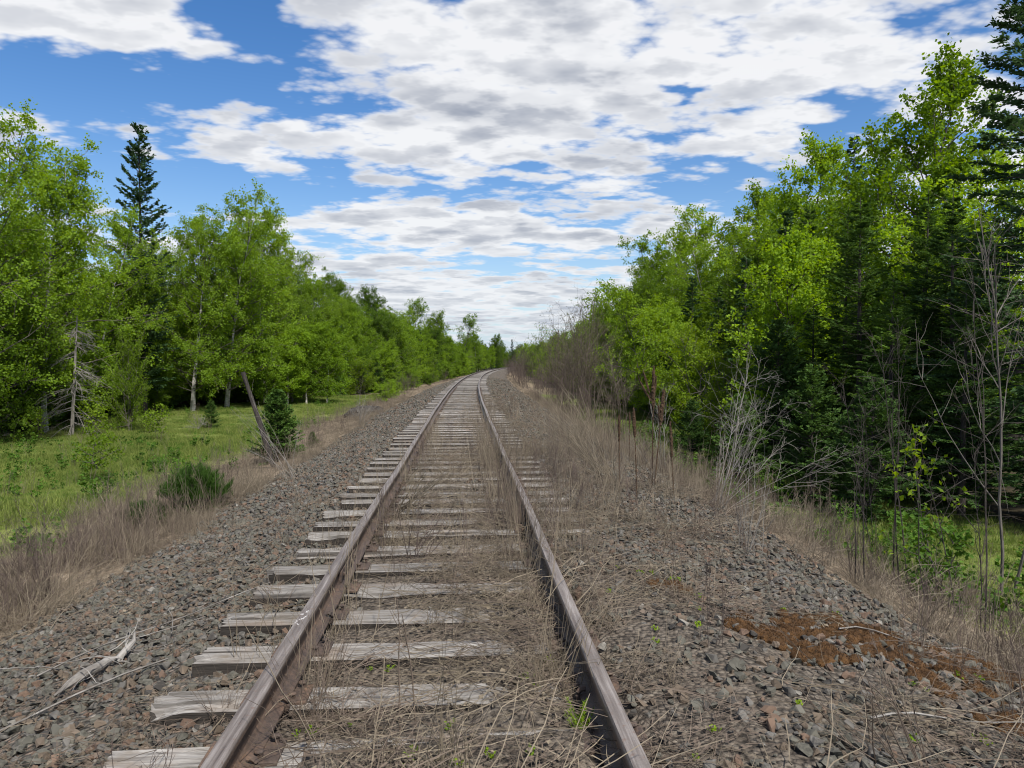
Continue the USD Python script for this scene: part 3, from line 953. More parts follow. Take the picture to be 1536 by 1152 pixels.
w, l = broadleaf(R(1), 13.0, .10, 3.1, 84, 8, 4, 17, .112, forks=1, hang=.14); kind('tall_birch_kind', w, 'trunk', 'bark_birch', l, 'crown', 'leaf_birch')
w, l = broadleaf(R(2), 12.5, .08, 2.9, 92, 8, 4, 16, .112, forks=2, hang=.14); kind('forked_birch_kind', w, 'trunk', 'bark_birch', l, 'crown', 'leaf_birch')
w, l = broadleaf(R(3), 12.0, .05, 3.1, 92, 8, 4, 16, .112, hang=.10, rise=.6, lean=(.12, 0)); kind('full_birch_kind', w, 'trunk', 'bark_grey', l, 'crown', 'leaf_deep')
w, l = broadleaf(R(4), 12.5, .16, 2.5, 76, 7, 4, 16, .115, rise=.9, aspect=.95); kind('aspen_kind', w, 'trunk', 'bark_grey', l, 'crown', 'leaf_aspen')
w, l = broadleaf(R(5), 12.0, .12, 2.7, 76, 8, 4, 14, .11, rise=.8, forks=2, aspect=.95); kind('forked_aspen_kind', w, 'trunk', 'bark_grey', l, 'crown', 'leaf_aspen')
w, l = broadleaf(R(6), 11.0, .30, 2.6, 44, 6, 4, 10, .12, rise=.8); kind('airy_aspen_kind', w, 'trunk', 'bark_grey', l, 'crown', 'leaf_aspen')
w, l = broadleaf(R(7), 5.0, .10, 1.3, 64, 7, 3, 18, .075, rise=.95, trunk_r=.009); kind('young_birch_kind', w, 'trunk', 'bark_birch', l, 'crown', 'leaf_fresh')
w, l = broadleaf(R(8), 5.0, .04, 1.5, 62, 7, 3, 17, .08, rise=.9, trunk_r=.008, forks=3); kind('young_thicket_kind', w, 'trunk', 'bark_grey', l, 'crown', 'leaf_birch')
w, l = broadleaf(R(9), 4.6, .06, 1.5, 48, 6, 3, 12, .08, rise=.8, trunk_r=.007, forks=4); kind('leafy_bush_kind', w, 'trunk', 'bark_grey', l, 'crown', 'leaf_yellow')
w, l = broadleaf(R(10), 1.5, .25, .45, 16, 4, 2, 5, .075, trunk_r=.007, forks=2); kind('sapling_kind', w, 'trunk', 'twig_brown', l, 'crown', 'leaf_yellow')
w, l = broadleaf(R(12), 1.0, .15, .4, 16, 4, 2, 6, .06, trunk_r=.006, forks=4); kind('low_bush_kind', w, 'trunk', 'twig_brown', l, 'crown', 'weed_green')
w, l = spruce(R(21), 14.0, 2.1, .05, .34, 6); kind('spruce_kind', w, 'trunk', 'bark_dark', l, 'crown', 'needle')
w, l = spruce(R(27), 14.0, 2.1, .04, .32, 6, shoots=.085, dense=2.2); kind('near_spruce_kind', w, 'trunk', 'bark_dark', l, 'crown', 'needle')
w, l = spruce(R(22), 13.0, 2.4, .05, .33, 6, droop=.15, shoots=.095, dense=1.7); kind('broad_spruce_kind', w, 'trunk', 'bark_dark', l, 'crown', 'needle_light')
w, l = spruce(R(23), 17.0, 3.3, .10, .40, 6, droop=.0, sparse=.12, power=.64, dense=1.0, cap=1.95); kind('tall_open_spruce_kind', w, 'trunk', 'bark_dark', l, 'crown', 'needle')
w, l = spruce(R(24), 9.0, 1.3, .05, .30, 6); kind('narrow_spruce_kind', w, 'trunk', 'bark_dark', l, 'crown', 'needle')
w, l = spruce(R(25), 1.8, .66, .02, .075, 8, droop=.05, twig=.17, shoots=.06, dense=2.6); kind('little_spruce_kind', w, 'trunk', 'bark_dark', l, 'crown', 'needle_light')
w, l = spruce(R(26), 3.6, 1.5, .02, .16, 7, droop=.05, twig=.26, shoots=.085, dense=1.6); kind('young_spruce_kind', w, 'trunk', 'bark_dark', l, 'crown', 'needle_light')
w, l = bare(R(31), 6.0, 9, 11, 5, .022, .16, .05, .04, buds=3, leaf=.05, n4=2); kind('budding_shrub_kind', w, 'stems', 'twig_brown', l, 'buds', 'leaf_olive')
w, l = bare(R(32), 4.0, 12, 10, 5, .014, .22, .06, .03, buds=0, n4=2); kind('bare_shrub_kind', w, 'stems', 'twig_brown')
w, l = bare(R(33), 2.6, 16, 9, 5, .009, .30, .07, .02, buds=0, n4=1); kind('brush_kind', w, 'stems', 'twig_purple')
w, l = bare(R(34), 5.0, 10, 10, 5, .017, .15, .05, .04, buds=6, leaf=.06, n4=1); kind('leafing_shrub_kind', w, 'stems', 'twig_brown', l, 'leaves', 'leaf_birch')
print('kinds done')


def plant(kindname, name, label, cat, x, y, H, H0, rz=None, wide=1.0, group=None, z=None, sink=.03):
    k = H / H0
    z = float(ground_z(x, y)) - sink if z is None else z
    return thing(name, label, cat, (x, y, z), RZ.uniform(0, 360) if rz is None else rz, (k * wide, k * wide, k), group, ref=KIND[kindname])


RZ = np.random.default_rng(77)

# ------------------------------------------------------------------ trees of the two forest edges, one by one
TREES = [  # kind, x, y, height, height of the kind, label, category
    ('full_birch', -17.15, 27, 12.76, 12, 'tall birch at the far left edge with foliage thinning towards the sky', 'birch'),
    ('tall_birch', -16.90, 30, 12.32, 13, 'tall birch between the leftmost birch and the lone tall spruce', 'birch'),
    ('forked_birch', -16.92, 24, 12.33, 12.5, 'birch cut by the left edge of the view, nearest of the left tree line', 'birch'),
    ('forked_birch', -17.84, 35, 10.7, 12.5, 'leafy birch whose top ends just left of the lone tall spruce', 'birch'),
    ('full_birch', -19.38, 43, 10.4, 12, 'bright birch directly left of the lone tall spruce trunk', 'birch'),
    ('tall_open_spruce', -16.9, 39.0, 15.4, 17, 'lone tall dark spruce rising above the left birches', 'spruce'),
    ('tall_birch', -15.7, 42.5, 11.8, 13, 'rounded birch directly right of the lone tall spruce', 'birch'),
    ('forked_birch', -14.61, 45, 12.73, 12.5, 'broad birch with a leaning grey limb behind the meadow', 'birch'),
    ('tall_birch', -13.57, 50, 12.42, 13, 'thin-topped birch at the right end of the meadow tree line', 'birch'),
    ('spruce', -15.97, 55, 10.18, 14, 'dark brownish spruce between birches behind the leaning post', 'spruce'),
    ('full_birch', -14.53, 62, 11.12, 12, 'birch rising behind the group of young birches', 'birch'),
    ('forked_birch', -13.59, 68, 12.44, 12.5, 'tallest birch past the meadow with a rounded top', 'birch'),
    ('tall_birch', -12.16, 74, 11.00, 13, 'birch past the rounded one, next along the left tree line', 'birch'),
    ('full_birch', -10.98, 84, 11.08, 12, 'birch half way along the receding left tree line', 'birch'),
    ('airy_aspen', -8.50, 100, 10.78, 11, 'open-crowned aspen above the receding left tree line', 'aspen'),
    ('full_birch', -6.01, 115, 10.14, 12, 'bright birch low on the left skyline before the airy aspen', 'birch'),
    ('airy_aspen', -0.85, 150, 11.67, 11, 'airy aspen standing alone on the skyline left of the track end', 'aspen'),
    ('tall_birch', 3.44, 185, 10.27, 13, 'small far birch left of where the track disappears', 'birch'),
    ('full_birch', 10.28, 240, 11.81, 12, 'dark green far tree above where the track disappears', 'birch'),
    ('spruce', 18.14, 270, 11.67, 14, 'far spruce on the skyline above the bend of the track', 'spruce'),
    ('spruce', 10.75, 12.5, 14.0, 14, 'big dark spruce cut by the right edge of the view', 'spruce'),
    ('broad_spruce', 11.45, 15, 5.80, 13, 'dense dark spruce at right edge beneath the big one', 'spruce'),
    ('forked_aspen', 14.11, 19, 9.63, 12, 'bright aspen beside the big spruce at the right edge', 'aspen'),
    ('aspen', 14.00, 22, 11.64, 12.5, 'tallest aspen on the right with sky showing through its crown', 'aspen'),
    ('broad_spruce', 10.21, 17.5, 7.04, 13, 'broad green-tipped spruce in front of the tallest right aspen', 'spruce'),
    ('broad_spruce', 10.52, 15.5, 4.95, 13, 'lower green-tipped spruce behind the bare saplings', 'spruce'),
    ('spruce', 17.60, 31, 13.0, 14, 'dark spire of a spruce above the right aspens', 'spruce'),
    ('forked_aspen', 14.29, 27, 11.37, 12, 'aspen left of the tallest one on the right', 'aspen'),
    ('aspen', 14.93, 31, 11.62, 12.5, 'aspen with a rounded top half way down the right skyline', 'aspen'),
    ('forked_aspen', 15.36, 35, 11.71, 12, 'aspen lower on the right skyline beyond the rounded one', 'aspen'),
    ('aspen', 15.65, 40, 11.93, 12.5, 'aspen above the narrow dark spruces on the right', 'aspen'),
    ('airy_aspen', 16.03, 46, 12.78, 11, 'aspen with dark tufted top standing out of the right skyline', 'aspen'),
    ('forked_aspen', 16.40, 52, 12.47, 12, 'aspen near the low end of the right skyline', 'aspen'),
    ('aspen', 16.64, 58, 12.33, 12.5, 'light green aspen at the low end of the right skyline', 'aspen'),
    ('narrow_spruce', 11.71, 25, 8.50, 9, 'narrow dark spruce spire in front of the right aspens', 'spruce'),
    ('narrow_spruce', 9.79, 24, 6.59, 9, 'narrow dark spruce behind the yellow-green bush', 'spruce'),
    ('narrow_spruce', 10.34, 28, 6.03, 9, 'smaller dark spruce behind and left of the yellow-green bush', 'spruce'),
    ('young_birch', 9.21, 20, 6.33, 5, 'pale green young birch between two dark spruces on the right', 'young tree'),
    ('tall_birch', 9.83, 40, 7.72, 13, 'full birch with a white trunk beside the brown budding shrubs', 'birch'),
    ('young_thicket', 9.33, 34, 6.09, 5, 'young birch thicket with white stem behind the mulleins', 'young tree'),
    ('young_thicket', 13.55, 60, 10.29, 5, 'light green young trees behind the brown budding shrubs', 'young tree'),
    ('leafy_bush', 8.54, 25, 4.40, 4.6, 'yellow-green leafy bush standing before the dark spruces', 'bush'),
    ('leafy_bush', 8.57, 22, 3.28, 4.6, 'second yellow-green bush right of the first, partly before spruces', 'bush'),
    ('young_spruce', 6.35, 19, 1.78, 3.6, 'low dark bushy spruce under the yellow-green bush', 'spruce'),
    ('young_spruce', 6.49, 16, 2.09, 3.6, 'low bushy spruce behind the bleached dead shrub', 'spruce'),
    ('young_spruce', 7.21, 14, 2.77, 3.6, 'green young spruce right of the bleached dead shrub', 'spruce'),
    ('young_spruce', 7.57, 12.5, 2.60, 3.6, 'dark young spruce behind the row of bare saplings', 'spruce'),
    ('young_spruce', 8.30, 18, 3.86, 3.6, 'tall young spruce between bush and broad spruce', 'spruce'),
]
for kn, x, y, H, H0, lab, cat in TREES:
    wide = 1.0
    H = H * ((np.interp(y, [27, 36, 55], [.88, .95, 1.06]) if x < 0 else 1.02) if cat in ('birch', 'aspen') else 1.0)
    if kn in ('broad_spruce', 'spruce') and H < .8 * H0:
        wide = min(1.6, .8 * H0 / H)
    if cat == 'spruce' and H0 == 14 and y < 13:
        kn = 'near_spruce'
    plant(kn + '_kind', {'birch': 'birch_tree', 'aspen': 'aspen_tree', 'spruce': 'spruce_tree', 'young tree': 'young_tree', 'bush': 'leafy_bush'}[cat], lab, cat, x, y, H, H0, wide=wide)

rng = np.random.default_rng(5)
for i, (x, y, H) in enumerate([(-12.5, 46.5, 4.3), (-11.6, 48, 4.8), (-10.6, 49, 5.0), (-9.4, 50, 5.4), (-12.0, 51, 5.4)]):
    plant('young_birch_kind', 'young_birch_tree', ['shortest young birch at the back edge of the meadow', 'young birch second from the left at the meadow edge', 'white-stemmed young birch in the middle of the meadow-edge group',
          'bright cone-shaped young birch at the right end of the meadow group', 'young birch tucked behind the meadow-edge group'][i], 'birch', x, y, H, 5.0, wide=1.25)

BIG = [('tall_birch', 13), ('forked_birch', 12.5), ('full_birch', 12), ('aspen', 12.5), ('forked_aspen', 12)]
HEROES = [(math.atan2(t[1], t[2]), t[2], t[5]) for t in TREES]
SHORT = {
    'tall birch at the far left edge with foliage thinning towards the sky': 'the tall far-left birch',
    'tall birch between the leftmost birch and the lone tall spruce': 'the birch right of the leftmost one',
    'birch cut by the left edge of the view, nearest of the left tree line': 'the birch cut by the left edge',
    'leafy birch whose top ends just left of the lone tall spruce': 'the leafy birch left of the tall spruce',
    'bright birch directly left of the lone tall spruce trunk': 'the bright birch beside the tall spruce',
    'lone tall dark spruce rising above the left birches': 'the lone tall spruce',
    'rounded birch directly right of the lone tall spruce': 'the rounded birch right of the tall spruce',
    'broad birch with a leaning grey limb behind the meadow': 'the broad birch behind the meadow',
    'thin-topped birch at the right end of the meadow tree line': 'the thin-topped birch above the leaning post',
    'dark brownish spruce between birches behind the leaning post': 'the brownish spruce above the leaning post',
    'birch rising behind the group of young birches': 'the birch above the young birches',
    'tallest birch past the meadow with a rounded top': 'the tallest birch past the meadow',
    'birch past the rounded one, next along the left tree line': 'the birch next past the tallest left one',
    'birch half way along the receding left tree line': 'the birch half way down the left',
    'open-crowned aspen above the receding left tree line': 'the open-crowned left aspen',
    'bright birch low on the left skyline before the airy aspen': 'the bright birch low on the left skyline',
    'airy aspen standing alone on the skyline left of the track end': 'the lone airy aspen near the bend',
    'small far birch left of where the track disappears': 'the small far birch by the bend',
    'dark green far tree above where the track disappears': 'the dark far tree above the bend',
    'far spruce on the skyline above the bend of the track': 'the far spruce above the bend',
    'big dark spruce cut by the right edge of the view': 'the big spruce cut by the right edge',
    'dense dark spruce at right edge beneath the big one': 'the dense spruce at the right edge',
    'bright aspen beside the big spruce at the right edge': 'the bright aspen beside the big spruce',
    'tallest aspen on the right with sky showing through its crown': 'the tallest right aspen',
    'broad green-tipped spruce in front of the tallest right aspen': 'the broad green-tipped spruce',
    'lower green-tipped spruce behind the bare saplings': 'the green-tipped spruce by the saplings',
    'dark spire of a spruce above the right aspens': 'the dark spruce spire on the right',
    'aspen left of the tallest one on the right': 'the aspen left of the tallest',
    'aspen with a rounded top half way down the right skyline': 'the round-topped right aspen',
    'aspen lower on the right skyline beyond the rounded one': 'the aspen past the round-topped one',
    'aspen above the narrow dark spruces on the right': 'the aspen above the narrow spruces',
    'aspen with dark tufted top standing out of the right skyline': 'the tufted aspen on the right skyline',
    'aspen near the low end of the right skyline': 'the aspen near the low right skyline',
    'light green aspen at the low end of the right skyline': 'the light aspen ending the right skyline',
    'narrow dark spruce spire in front of the right aspens': 'the narrow spruce before the aspens',
    'narrow dark spruce behind the yellow-green bush': 'the narrow spruce behind the yellow-green bush',
    'smaller dark spruce behind and left of the yellow-green bush': 'the small spruce by that yellow bush',
    'pale green young birch between two dark spruces on the right': 'the pale young birch between spruces',
    'full birch with a white trunk beside the brown budding shrubs': 'the white-trunked birch by brown shrubs',
    'young birch thicket with white stem behind the mulleins': 'the birch thicket behind the mulleins',
    'light green young trees behind the brown budding shrubs': 'the light young trees behind brown shrubs',
    'yellow-green leafy bush standing before the dark spruces': 'the yellow-green bush',
    'second yellow-green bush right of the first, partly before spruces': 'the second yellow-green bush',
    'low dark bushy spruce under the yellow-green bush': 'the bushy spruce under the bush',
    'low bushy spruce behind the bleached dead shrub': 'the bushy spruce by the dead shrub',
    'green young spruce right of the bleached dead shrub': 'the green young spruce by the dead shrub',
    'dark young spruce behind the row of bare saplings': 'the dark young spruce behind the saplings',
    'tall young spruce between bush and broad spruce': 'the tall young spruce',
}


def behind(x, y, what, row):
    """A label after the named tree nearest in direction and in front, and how deep behind it this one stands."""
    a = math.atan2(x, y)
    near = [h for h in HEROES if h[1] <= y + 3 and h[0] * a >= 0] or HEROES
    h = min(near, key=lambda h: abs(h[0] - a) + .0006 * abs(h[1] - y))
    return f"{what} {('close behind', 'behind', 'well behind', 'far back behind')[row]} {SHORT[h[2]]}"


FAR_SPRUCE = 'small distant spruce in the forest edge towards the bend'


def tall(h, what):
    return ('short ' if h < 6.5 else 'middling ' if h < 8 else 'high ' if h < 9.3 else 'very high ') + what


FAR_LEFT = 'small distant leafy tree in the forest edge left of the bend'
FAR_RIGHT = 'small distant leafy tree in the forest edge right of the bend'


def size(h, what):
    return ('knee-high ' if h < 1.9 else 'chest-high ' if h < 2.4 else 'head-high ' if h < 2.9 else 'tallish ' if h < 3.5 else 'tall ') + what


def stretch(y):
    return ('before the mulleins' if y < 30 else 'beside the tall brown shrubs' if y < 46 else 'half way to the bend' if y < 75 else 'well down the track' if y < 110 else 'close to the bend')


def foot(x, y, what):
    a = math.atan2(x, y)
    h = min([h for h in HEROES if h[0] * a >= 0] or HEROES, key=lambda h: abs(h[0] - a) + .0012 * abs(h[1] - y))
    return f"{what} at the foot of {SHORT[h[2]]}" if h[1] > y - 6 else f"{what} past {SHORT[h[2]]}"


def forest(side):
    for row, off in enumerate((1.2, 4.5, 8.5, 13.5)):
        y = 18.0 + row * 1.3
        while y < 275:
            y += (3.2 + row * .5) * (1 + max(y - 40, 0) / 140) * rng.uniform(.8, 1.25)
            l, r = tree_line(y)
            s = (l - off - rng.uniform(0, 1.5)) if side < 0 else (r + off + rng.uniform(0, 1.5))
            x = s + float(cx(y))
            ang = math.degrees(math.atan2(x, y)) - 3.81
            if abs(ang) > 40:
                continue
            far = y > 95
            cap = np.interp(y, [20, 60, 100, 160], [10.2, 11.2, 10.4, 9.6])
            if side > 0:
                cap = np.interp(y, [20, 45, 60, 100, 160], [10.2, 9.4, 8.0, 7.4, 7.8])
            H = rng.uniform(.74, 1.0) * cap * (1.0 if row else .82)
            if side > 0 and y < 24:
                H *= .62 if row < 2 else .85
            con = rng.random() < (.30 if side < 0 else (.85 if y < 27 and row < 2 else .36))
            if con:
                plant('spruce_kind' if rng.random() < .6 else 'narrow_spruce_kind', 'spruce_tree', (FAR_SPRUCE if far else behind(x, y, tall(H * .85, 'dark spruce'), row)), 'spruce', x, y, H * (.9 if side < 0 else .74), 14.0 if rng.random() < .5 else 11.0,
                      wide=1.3, group='distant spruces towards the bend' if far else f"spruces in the forest {'left' if side < 0 else 'right'} of the track")
            else:
                kn, h0 = BIG[rng.integers(0, 3 if side < 0 else 5)] if rng.random() < .75 else BIG[rng.integers(0, 5)]
                lab = (FAR_LEFT if side < 0 else FAR_RIGHT) if far else behind(x, y, tall(H, {'tall_birch': 'white-trunked birch', 'forked_birch': 'forked birch', 'full_birch': 'dark-leaved birch', 'aspen': 'aspen', 'forked_aspen': 'forked aspen'}[kn]), row)
                plant(kn + '_kind', 'leafy_tree', lab, 'tree', x, y, H, h0, wide=1.15,
                      group=f"{'distant ' if far else ''}leafy trees in the forest {'left' if side < 0 else 'right'} of the track")


forest(-1)
forest(1)
# trees closing the view round the bend
for i in range(16):
    y = 262 + rng.uniform(0, 30)
    x = float(cx(y)) + np.linspace(-16, 26, 16)[i]
    kn, h0 = BIG[rng.integers(0, 5)]
    plant(kn + '_kind', 'leafy_tree', 'small far tree closing the view beyond the bend of the track', 'tree', x, y, rng.uniform(8, 10), h0, wide=1.4, group='far trees beyond the bend')

# understorey of the two edges
for side in (-1, 1):
    y = 20.0 if side < 0 else 13.0
    while y < 165:
        y += rng.uniform(.8, 1.7) * (1 + max(y - 35, 0) / 35)
        l, r = tree_line(y)
        s = l + rng.uniform(-1.6, .5) if side < 0 else r + rng.uniform(-.2, 1.6)
        x = s + float(cx(y))
        if side > 0 and 26 < y < 36 and s < 9.5:
            continue
        pick = rng.random()
        hh = rng.uniform(1.6, 4.2)
        if pick < (.85 if side > 0 and y < 26 else .38):
            plant('young_spruce_kind', 'young_spruce_tree', foot(x, y, size(hh, 'dark spruce')), 'spruce', x, y, hh, 3.6, group=f"low spruces at the {'left' if side < 0 else 'right'} forest edge")
        elif pick < .8:
            plant('young_thicket_kind', 'thicket_bush', foot(x, y, size(hh, 'green thicket')), 'bush', x, y, hh + .3, 5.0, wide=1.4, group=f"green thickets at the {'left' if side < 0 else 'right'} forest edge")
        else:
            plant('leafy_bush_kind', 'thicket_bush', foot(x, y, size(hh, 'yellow-green bush')), 'bush', x, y, hh * .85, 4.6, wide=1.3, group=f"yellow-green bushes at the {'left' if side < 0 else 'right'} forest edge")

for px_, y, H, lab in [(9.2, 18.0, 4.3, 'spruce second from the left in front of the right-hand aspens'), (11.7, 21.0, 7.6, 'tall green-tipped spruce left of the tallest right aspen'), (11.2, 16.5, 7.0, 'spruce between the tallest aspen and the right edge'),
                     (10.9, 15.0, 6.6, 'dark spruce right of the broad green-tipped one'), (9.0, 14.3, 4.6, 'low broad spruce behind the middle of the bare saplings'), (12.6, 25.0, 8.6, 'slim spruce half hidden by the second right aspen'), (9.4, 12.6, 4.2, 'dark low spruce under the big one at the right edge')]:
    plant('broad_spruce_kind', 'spruce_tree', lab, 'spruce', px_, y, H, 13.0, wide=min(1.7, 9.0 / H))
# leafless brush at the near left ballast edge
for x, y, H, lab in [(-3.95, 4.3, 1.25, 'dark reddish leafless stems nearest the left edge of the view'), (-4.1, 5.1, 1.3, 'dark leafless stems on the left bank behind the nearest ones'), (-4.3, 6.2, 1.2, 'leafless stems on the left bank beyond the root'),
                     (-4.2, 7.5, 1.2, 'leafless stems half way between root and pine bush'), (-4.5, 8.9, .8, 'thin leafless stems just before the pine bush'), (-5.0, 6.9, 1.2, 'leafless stems at the edge of the near meadow'), (-3.7, 3.5, 1.15, 'dark leafless stems in the lower left corner')]:
    plant('brush_kind', 'leafless_brush', lab, 'brush', x, y, H, 2.6, wide=1.2)
# a skirt of half-grown trees with foliage down to the ground
for side in (-1, 1):
    y = 19.0
    while y < 150:
        y += rng.uniform(1.5, 2.6) * (1 + max(y - 45, 0) / 60)
        l, r = tree_line(y)
        s = l - .6 - rng.uniform(0, 1.6) if side < 0 else r + 1.2 + rng.uniform(0, 1.6)
        x = s + float(cx(y))
        if side > 0 and y < 34:
            continue
        kn = ('young_thicket', 'young_birch', 'young_thicket')[rng.integers(0, 3)]
        plant(kn + '_kind', 'half_grown_tree', foot(x, y, {'young_thicket': 'half-grown bushy tree', 'young_birch': 'half-grown birch'}[kn]), 'young tree', x, y, rng.uniform(4.2, 7.2), 5.0, wide=1.1, group=f"half-grown trees along the {'left' if side < 0 else 'right'} forest edge")

# low growth that closes the view between the trunks
for side in (-1, 1):
    for off in (2.5, 6.0, 11.0, 18.0):
        y = 16.0
        while y < 130:
            y += rng.uniform(1.8, 3.4) * (1 + max(y - 45, 0) / 60) * (1 + off / 25)
            l, r = tree_line(y)
            s = l - off - rng.uniform(0, 2) if side < 0 else r + off + rng.uniform(0, 2)
            x = s + float(cx(y))
            if abs(math.degrees(math.atan2(x, y)) - 3.81) > 40:
                continue
            if rng.random() < .6:
                plant('young_spruce_kind', 'young_spruce_tree', behind(x, y, 'shaded young spruce', int(off > 3) + int(off > 8) + int(off > 12)), 'spruce', x, y, rng.uniform(2.6, 5.5), 3.6, wide=1.05, group=f"young spruces under the trees {'left' if side < 0 else 'right'} of the track")
            else:
                plant('young_thicket_kind', 'thicket_bush', behind(x, y, 'green undergrowth bush', int(off > 3) + int(off > 8) + int(off > 12)), 'bush', x, y, rng.uniform(2.6, 5.5), 5.0, wide=1.5, group=f"undergrowth under the trees {'left' if side < 0 else 'right'} of the track")

# brown shrubs between the track and the right-hand forest
for i, (kn, h0, x, y, H, lab) in enumerate([
        ('budding_shrub', 6.0, 6.6, 38, 6.0, 'tall brown shrub just coming into bud beside the green birches'),
        ('budding_shrub', 6.0, 6.0, 41, 5.6, 'brown budding shrub left of the tallest one right of the track'),
        ('leafing_shrub', 5.0, 7.6, 43, 6.2, 'thin pale green top showing behind the brown budding shrubs'),
        ('bare_shrub', 4.0, 5.2, 33, 5.8, 'bare upright shrub with long leafless stems against the sky'),
        ('budding_shrub', 6.0, 6.9, 50, 5.2, 'olive budding shrub further down the right side of the track'),
        ('leafing_shrub', 5.0, 7.0, 60, 5.4, 'light green shrub with a thin top half way down the right side'),
        ('leafing_shrub', 5.0, 7.9, 74, 6.4, 'open green shrub leaning over the brush near the bend')]):
    plant(kn + '_kind', kn, lab, 'shrub', x, y, H, h0)
for i in range(33):
    y = 29 + 130 * (i / 33) ** 1.35 + rng.uniform(-1, 1)
    s = (rng.uniform(4.5, 5.8) if i % 3 else rng.uniform(5.6, 7.4)) - np.interp(y, [50, 110], [0, 1.1])
    x = s + float(cx(y))
    hh = rng.uniform(1.7, 3.1)
    if i % 3:
        plant('brush_kind', 'leafless_brush', size(hh, 'purplish leafless brush') + ' right of the ballast, ' + stretch(y), 'brush', x, y, hh, 2.6, wide=1.15, group='leafless brush right of the track')
    else:
        plant(('budding_shrub' if i % 2 else 'bare_shrub') + '_kind', 'brown_shrub', ('olive budding' if i % 2 else 'brown leafless') + ' shrub right of the track, ' + stretch(y), 'shrub', x, y, hh + 1.9, 6.0 if i % 2 else 4.0, wide=1.1, group='brown shrubs right of the track')
for i in range(22):
    y = 46 + 100 * (i / 22) ** 1.3 + rng.uniform(-1, 1)
    s = rng.uniform(-6.6, -4.9)
    x = s + float(cx(y))
    hh = rng.uniform(1.2, 2.6)
    if i % 2:
        plant('brush_kind', 'leafless_brush', size(hh * .8, 'brown leafless brush') + ' left of the ballast, ' + stretch(y), 'brush', x, y, hh * .8, 2.6, group='leafless brush left of the track')
    else:
        plant('young_thicket_kind', 'thicket_bush', size(hh, 'green bush') + ' crowding the left of the ballast, ' + stretch(y), 'bush', x, y, hh, 5.0, wide=1.5, group='low bushes left of the track')

# ------------------------------------------------------------------ single plants of the meadow and the banks
plant('little_spruce_kind', 'little_spruce_tree', 'small dense spruce standing right behind the leaning wooden post', 'spruce', -4.75, 18.9, 1.85, 1.8)
plant('young_spruce_kind', 'little_spruce_tree', 'stubby little spruce in the meadow with a grey heap at its foot', 'spruce', -11.0, 32.0, 1.25, 3.6)
plant('young_spruce_kind', 'little_spruce_tree', 'tiny green spruce at the edge of the ballast left of the track', 'spruce', -4.4, 21.5, .5, 3.6, wide=1.3)
SAP = [(-8.9, 17.7, 1.5, 'slender sapling alone in the middle of the meadow'), (-11.0, 26.5, 1.45, 'green sapling in the meadow before the birch trunks'), (-15.6, 27.5, 1.3, 'yellow-green sapling at the far left of the meadow'),
       (-16.6, 25.0, 1.1, 'yellow-green sapling cut close to the left edge of the view'), (-14.2, 28.3, 1.6, 'sapling beneath the grey dead spruce'), (-12.6, 29.5, 1.0, 'low yellowish sapling right of the dead spruce'), (-12.2, 19.0, .55, 'tiny yellow seedling low in the left meadow grass')]
for x, y, H, lab in SAP:
    plant('sapling_kind', 'meadow_sapling', lab, 'sapling', x, y, H, 1.5)
plant('leafy_bush_kind', 'young_maple_tree', 'yellow-green young maple beside the grey dead spruce', 'young tree', -13.6, 30.0, 4.1, 4.6, wide=.6)
for i, (x, y, H, lab) in enumerate([(-7.4, 15.5, .55, 'green weedy bush behind the pine bush'), (-6.6, 17.3, .6, 'green bush left of the leaning post'), (-7.6, 18.5, .5, 'low green bush in the meadow beyond the pine bush'), (-8.2, 21.0, .5, 'low leafy bush in mid meadow'), (5.4, 8.6, .5, 'small leafy shrub among the bare saplings'), (5.0, 6.9, .95, 'light green leafy twig clump behind the bare saplings')]):
    plant('low_bush_kind', 'low_bush', lab, 'bush', x, y, H, 1.0)

# pine bush on the left bank: stems and long-needled tufts
rng = np.random.default_rng(61)


def pine_bush(rng, H, R_, n):
    """Stems fanning out to tufts of long needles that fill a rounded crown."""
    m = n * 26
    d = unit(rng.normal(0, 1, (m, 3)) * [1, 1, .9] + [0, 0, .25])
    d[:, 2] = np.abs(d[:, 2]) * np.sign(d[:, 2] + .35)
    lump = .60 + .80 * meshkit.fbm(d * 2.3 + 11, 3, 8)
    q = rng.random(m) ** .30
    c = d * q[:, None] * lump[:, None] * [R_, R_, H * .56] + [0, 0, H * .46]
    c[:, 2] = np.maximum(c[:, 2], .04)
    A = np.stack([c * t * [1, 1, 1 if t else 0] for t in (.05, .4, .7, 1.0)], 1)
    A[:, 1:3, 2] -= .04
    t = unit(d * .8 + [0, 0, .75] + rng.normal(0, .42, (m, 3)))
    k = 42
    nd = unit(np.repeat(t, k, 0) + rng.normal(0, .55, (m * k, 3)))
    o = np.repeat(c, k, 0) - np.repeat(t, k, 0) * rng.uniform(0, .10, (m * k, 1))
    N = np.stack([o, o + nd * rng.uniform(.05, .10, (m * k, 1))], 1)
    return tubes(A[::3], np.full((len(A[::3]), 1), .004) * np.linspace(1.6, .6, 4)[None], 3), blades(rng, N, np.full(len(N), .0060))


for (x, y, H, RR, n, lab) in [(-4.15, 11.6, .84, .52, 26, 'round bushy young pine at the foot of the left ballast slope'), (-4.75, 11.3, .5, .36, 14, 'small dark pine seedling left of the round pine bush')]:
    t = thing('pine_bush', lab, 'pine', (x, y, float(ground_z(x, y)) - .03))
    w, l = pine_bush(rng, H, RR, n)
    obj('stems', w, M['bark_dark'], t)
    obj('needles', l, M['needle_pine'], t)

